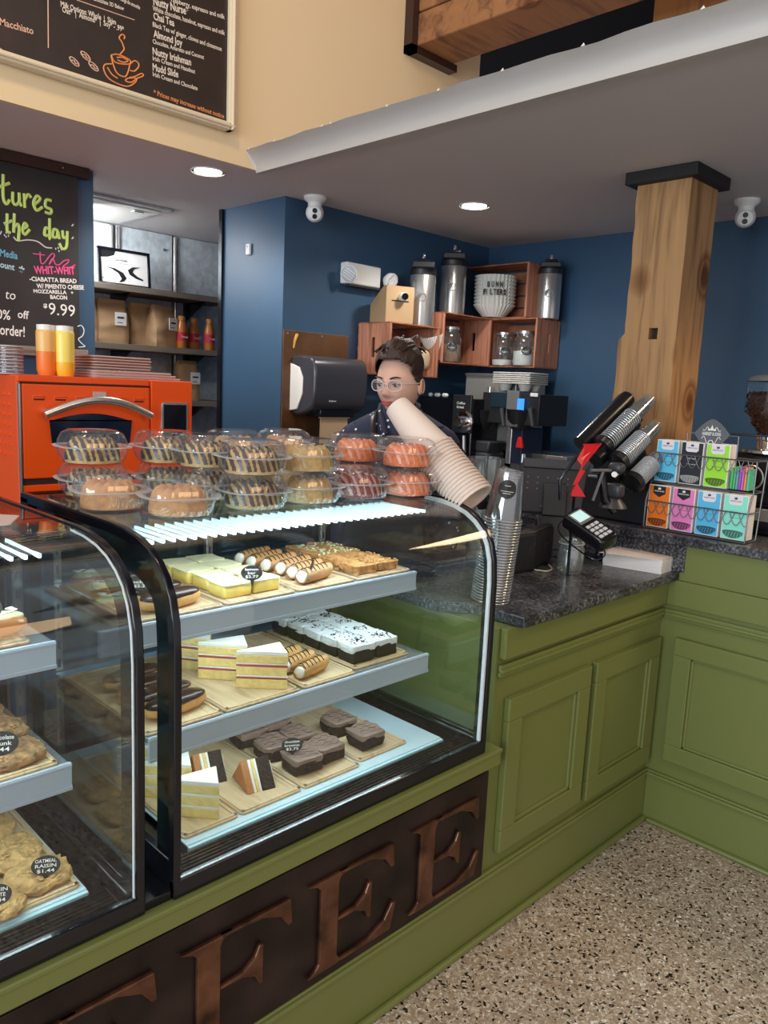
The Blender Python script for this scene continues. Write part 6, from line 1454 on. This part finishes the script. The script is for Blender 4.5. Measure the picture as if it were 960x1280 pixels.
# eyes, brows, lips
eyew = mat('eye_white', (.7, .68, .66), .3); iris = mat('iris', (.06, .03, .015), .2)
for s in (-1, 1):
    c = Vector((s*.031, -.077, .005)); MB().blob(c, (.0125, .0115, .0075), 2, 20, 12, 0, 30, MH).build('eye', eyew, pw_)
    MB().blob(c+Vector((s*.0-.002, -.0095, -.0015)), (.0068, .003, .0066), 2, 16, 8, 0, 30, MH).build('iris', iris, pw_)
    MB().tube([MH @ Vector((s*.031+q*.0145, -.0895+abs(q)*.006, .0085-.004*q*q)) for q in (-1, -.5, 0, .5, 1)], .0018, 6).build('eyelid', hairm, pw_)
    MB().tube([MH @ Vector((s*(.015+.036*q), -.098+.012*q*q, .0245+.006*math.sin(q*2.6))) for q in (0, .25, .5, .75, 1)], [.003, .0035, .0032, .0026, .0014], 6).build('eyebrow', hairm, pw_)
mb = MB(); mb.tube([MH @ Vector((.021*q, -.1015+.009*q*q, -.0555+.004*q*q-.0015*math.cos(q*6))) for q in (-1, -.66, -.33, 0, .33, .66, 1)], [.0012, .003, .0042, .0036, .0042, .003, .0012], 8)
mb.tube([MH @ Vector((.018*q, -.1015+.008*q*q, -.0625+.005*q*q)) for q in (-1, -.66, -.33, 0, .33, .66, 1)], [.0012, .0035, .0048, .0052, .0048, .0035, .0012], 8); mb.build('lips', lipm, pw_)
# glasses
gm = mat('clear_glasses', (.62, .60, .60), .15)
gl = MB()
for s in (-1, 1):
    gl.tube([MH @ Vector((s*.033+.025*math.copysign(abs(math.cos(a))**.8, math.cos(a)), -.1035+.010*abs(math.cos(a))*(1 if math.cos(a)*s > 0 else .1), .002+.0185*math.copysign(abs(math.sin(a))**.8, math.sin(a)))) for a in [2*PI*i/28 for i in range(28)]], .0015, 8, True)
    gl.tube([MH @ Vector((s*.057, -.093, .010)), MH @ Vector((s*.076, -.055, .008)), MH @ Vector((s*.082, .005, .006)), MH @ Vector((s*.080, .02, -.004))], .0022, 6)
gl.tube([MH @ Vector((-.009, -.104, .006)), MH @ Vector((0, -.107, .009)), MH @ Vector((.009, -.104, .006))], .002, 6)
go = gl.build('glasses', gm, pw_)
lm = glass('spectacle_lens', (.97, .97, .98), .05)
for s in (-1, 1): MB().prism([(s*.033+.024*math.cos(a), .002+.018*math.sin(a)) for a in [2*PI*i/24 for i in range(24)]], .1030, .1040, MH @ Matrix.Rotation(PI/2, 4, 'X')).build('lens', lm, go)
# hair: short sides, swept volume on top
n, m = 88, 64; hvv = []; hff = []
for j in range(m+1):
    ph = -PI/2+PI*j/m
    for i in range(n):
        th = 2*PI*i/n; d = Vector((math.cos(ph)*math.cos(th), math.cos(ph)*math.sin(th), math.sin(ph))); p = headr(d)
        top = max(0, d.z-.30)/.7; fr = max(0, -d.y); k = .006+.034*top**.7*(1-.35*max(0, d.y))+.016*top*fr
        k *= 1+.22*noise.noise(Vector((p.x*55, p.y*14, p.z*16)))+.15*noise.noise(Vector((p.x*120, p.y*30, 3)))
        hvv.append(p+d*k+Vector((.006*top, 0, 0)))
for j in range(m):
    for i in range(n):
        ph = -PI/2+PI*(j+.5)/m; th = 2*PI*(i+.5)/n; x, y, z = math.cos(ph)*math.cos(th), math.cos(ph)*math.sin(th), math.sin(ph)
        line = .50 if y < -.45 else (.02 if abs(x) > .75 and y < .15 else -.34)
        if y < -.45: line = .60-.30*max(0, abs(x)-.35)
        elif y < .10: line = .35-.9*(y+.45)
        else: line = -.30
        if z > line: hff.append((j*n+i, j*n+(i+1) % n, (j+1)*n+(i+1) % n, (j+1)*n+i))
hb = MB(); hb.add(hvv, hff, MH)
rr = random.Random(5)
for q in range(46):
    x = rr.uniform(-.05, .05); y0_ = rr.uniform(-.09, -.055); L = []
    for s in range(8):
        u = s/7; yy = y0_+(.15)*u; zz = .100+.045*math.sin(PI*(.22+.62*u))-.10*(x/.08)**2*.5; L.append(MH @ Vector((x+.014*math.sin(u*3+q), yy, zz+rr.uniform(-.002, .002))))
    hb.tube(L, [.002, .0045, .006, .0065, .0065, .006, .0045, .002], 6)
for q in range(16):
    a = q*.39; hb.tube([MH @ Vector((.02*math.cos(a+s*.7), .055+.02*math.sin(a+s*.7), .135+.018*math.sin(s*.9+q))) for s in range(6)], [.002, .006, .007, .007, .005, .002], 6)
ho = hb.build('hair', hairm, pw_); sm = ho.modifiers.new('s', 'SOLIDIFY'); sm.thickness = .004; sm.offset = -1
MB().tube([MH @ Vector((.012+.028*math.cos(a), .06+.02*math.sin(a), .158+.008*math.sin(2*a))) for a in [2*PI*i/20 for i in range(14)]], .0035, 6).build('hair_clip', graym, ho)
# shirt, apron, trousers, shoes
sb = MB()
loft(sb, [sec(0, .01, .86, .165, .12), sec(0, .01, 1.0, .15, .11), sec(0, .01, 1.15, .155, .115), sec(0, .01, hz-.36, .175, .125), sec(0, .01, hz-.28, .190, .112), sec(0, .012, hz-.235, .178, .09), sec(0, .015, hz-.205, .125, .075), sec(0, .017, hz-.180, .078, .068), sec(0, .017, hz-.168, .068, .064)], 36)
for s, sh, el, wr, pl in hands:
    q0 = nb+bx_*s*.09+by_*.02; q0.z = hz-.195
    sb.tube(bez([q0, sh+bx_*s*.012+Vector((0, 0, -.01)), el, wr], 6), [.050, .056, .060, .063, .065, .067, .067, .066, .064, .062, .061, .060, .060, .056, .052, .048, .045, .043, .042], 20)
sb.build('shirt', shirt, pw_)
for s in (-1, 1):
    MB().tube(bez([nb+bx_*s*.052+by_*.055+Vector((0, 0, hz-.075-nb.z)), nb+bx_*s*.070-by_*.0+Vector((0, 0, hz-.088-nb.z)), nb+bx_*s*.045-by_*.085+Vector((0, 0, hz-.155-nb.z)), nb+bx_*s*.03-by_*.108+Vector((0, 0, hz-.19-nb.z))], 5), .013, 8).build('collar', shirt, pw_)
    MB().tube(bez([nb+bx_*s*.075+by_*.03+Vector((0, 0, hz-.10-nb.z)), nb+bx_*s*.085-by_*.06+Vector((0, 0, hz-.13-nb.z)), nb+bx_*s*.075-by_*.118+Vector((0, 0, hz-.215-nb.z)), nb+bx_*s*.07-by_*.125+Vector((0, 0, hz-.31-nb.z))], 5), .011, 6).build('apron_strap', blackp, pw_)
ab = MB(); loft(ab, [(Vector((0, 0, z))+by_*y+Vector((nb.x, nb.y, 0))*((z/hz)**2), rx, .012, bx_, by_) for z, rx, y in ((.55, .19, -.13), (.8, .19, -.135), (1.0, .16, -.125), (1.2, .13, -.13), (hz-.36, .10, -.135))], 20); ab.build('apron', blackp, pw_)
tr = MB()
for s in (-1, 1): loft(tr, [(bx_*s*.09+Vector((0, 0, .08)), .065, .07, bx_, by_), (bx_*s*.09+Vector((0, 0, .5)), .075, .08, bx_, by_), (bx_*s*.08+Vector((nb.x, nb.y, 0))*.25+Vector((0, 0, .86)), .10, .115, bx_, by_)])
loft(tr, [sec(0, .01, .80, .155, .125), sec(0, .01, .9, .165, .122)]); tr.build('trousers', blackp, pw_)
for s in (-1, 1): MB().blob(bx_*s*.09-by_*.05+Vector((0, 0, .045)), (.05, .05, .045), 3, 20, 10).blob(bx_*s*.09-by_*.12+Vector((0, 0, .035)), (.048, .07, .035), 2.6, 20, 10).build('shoe', black, pw_)
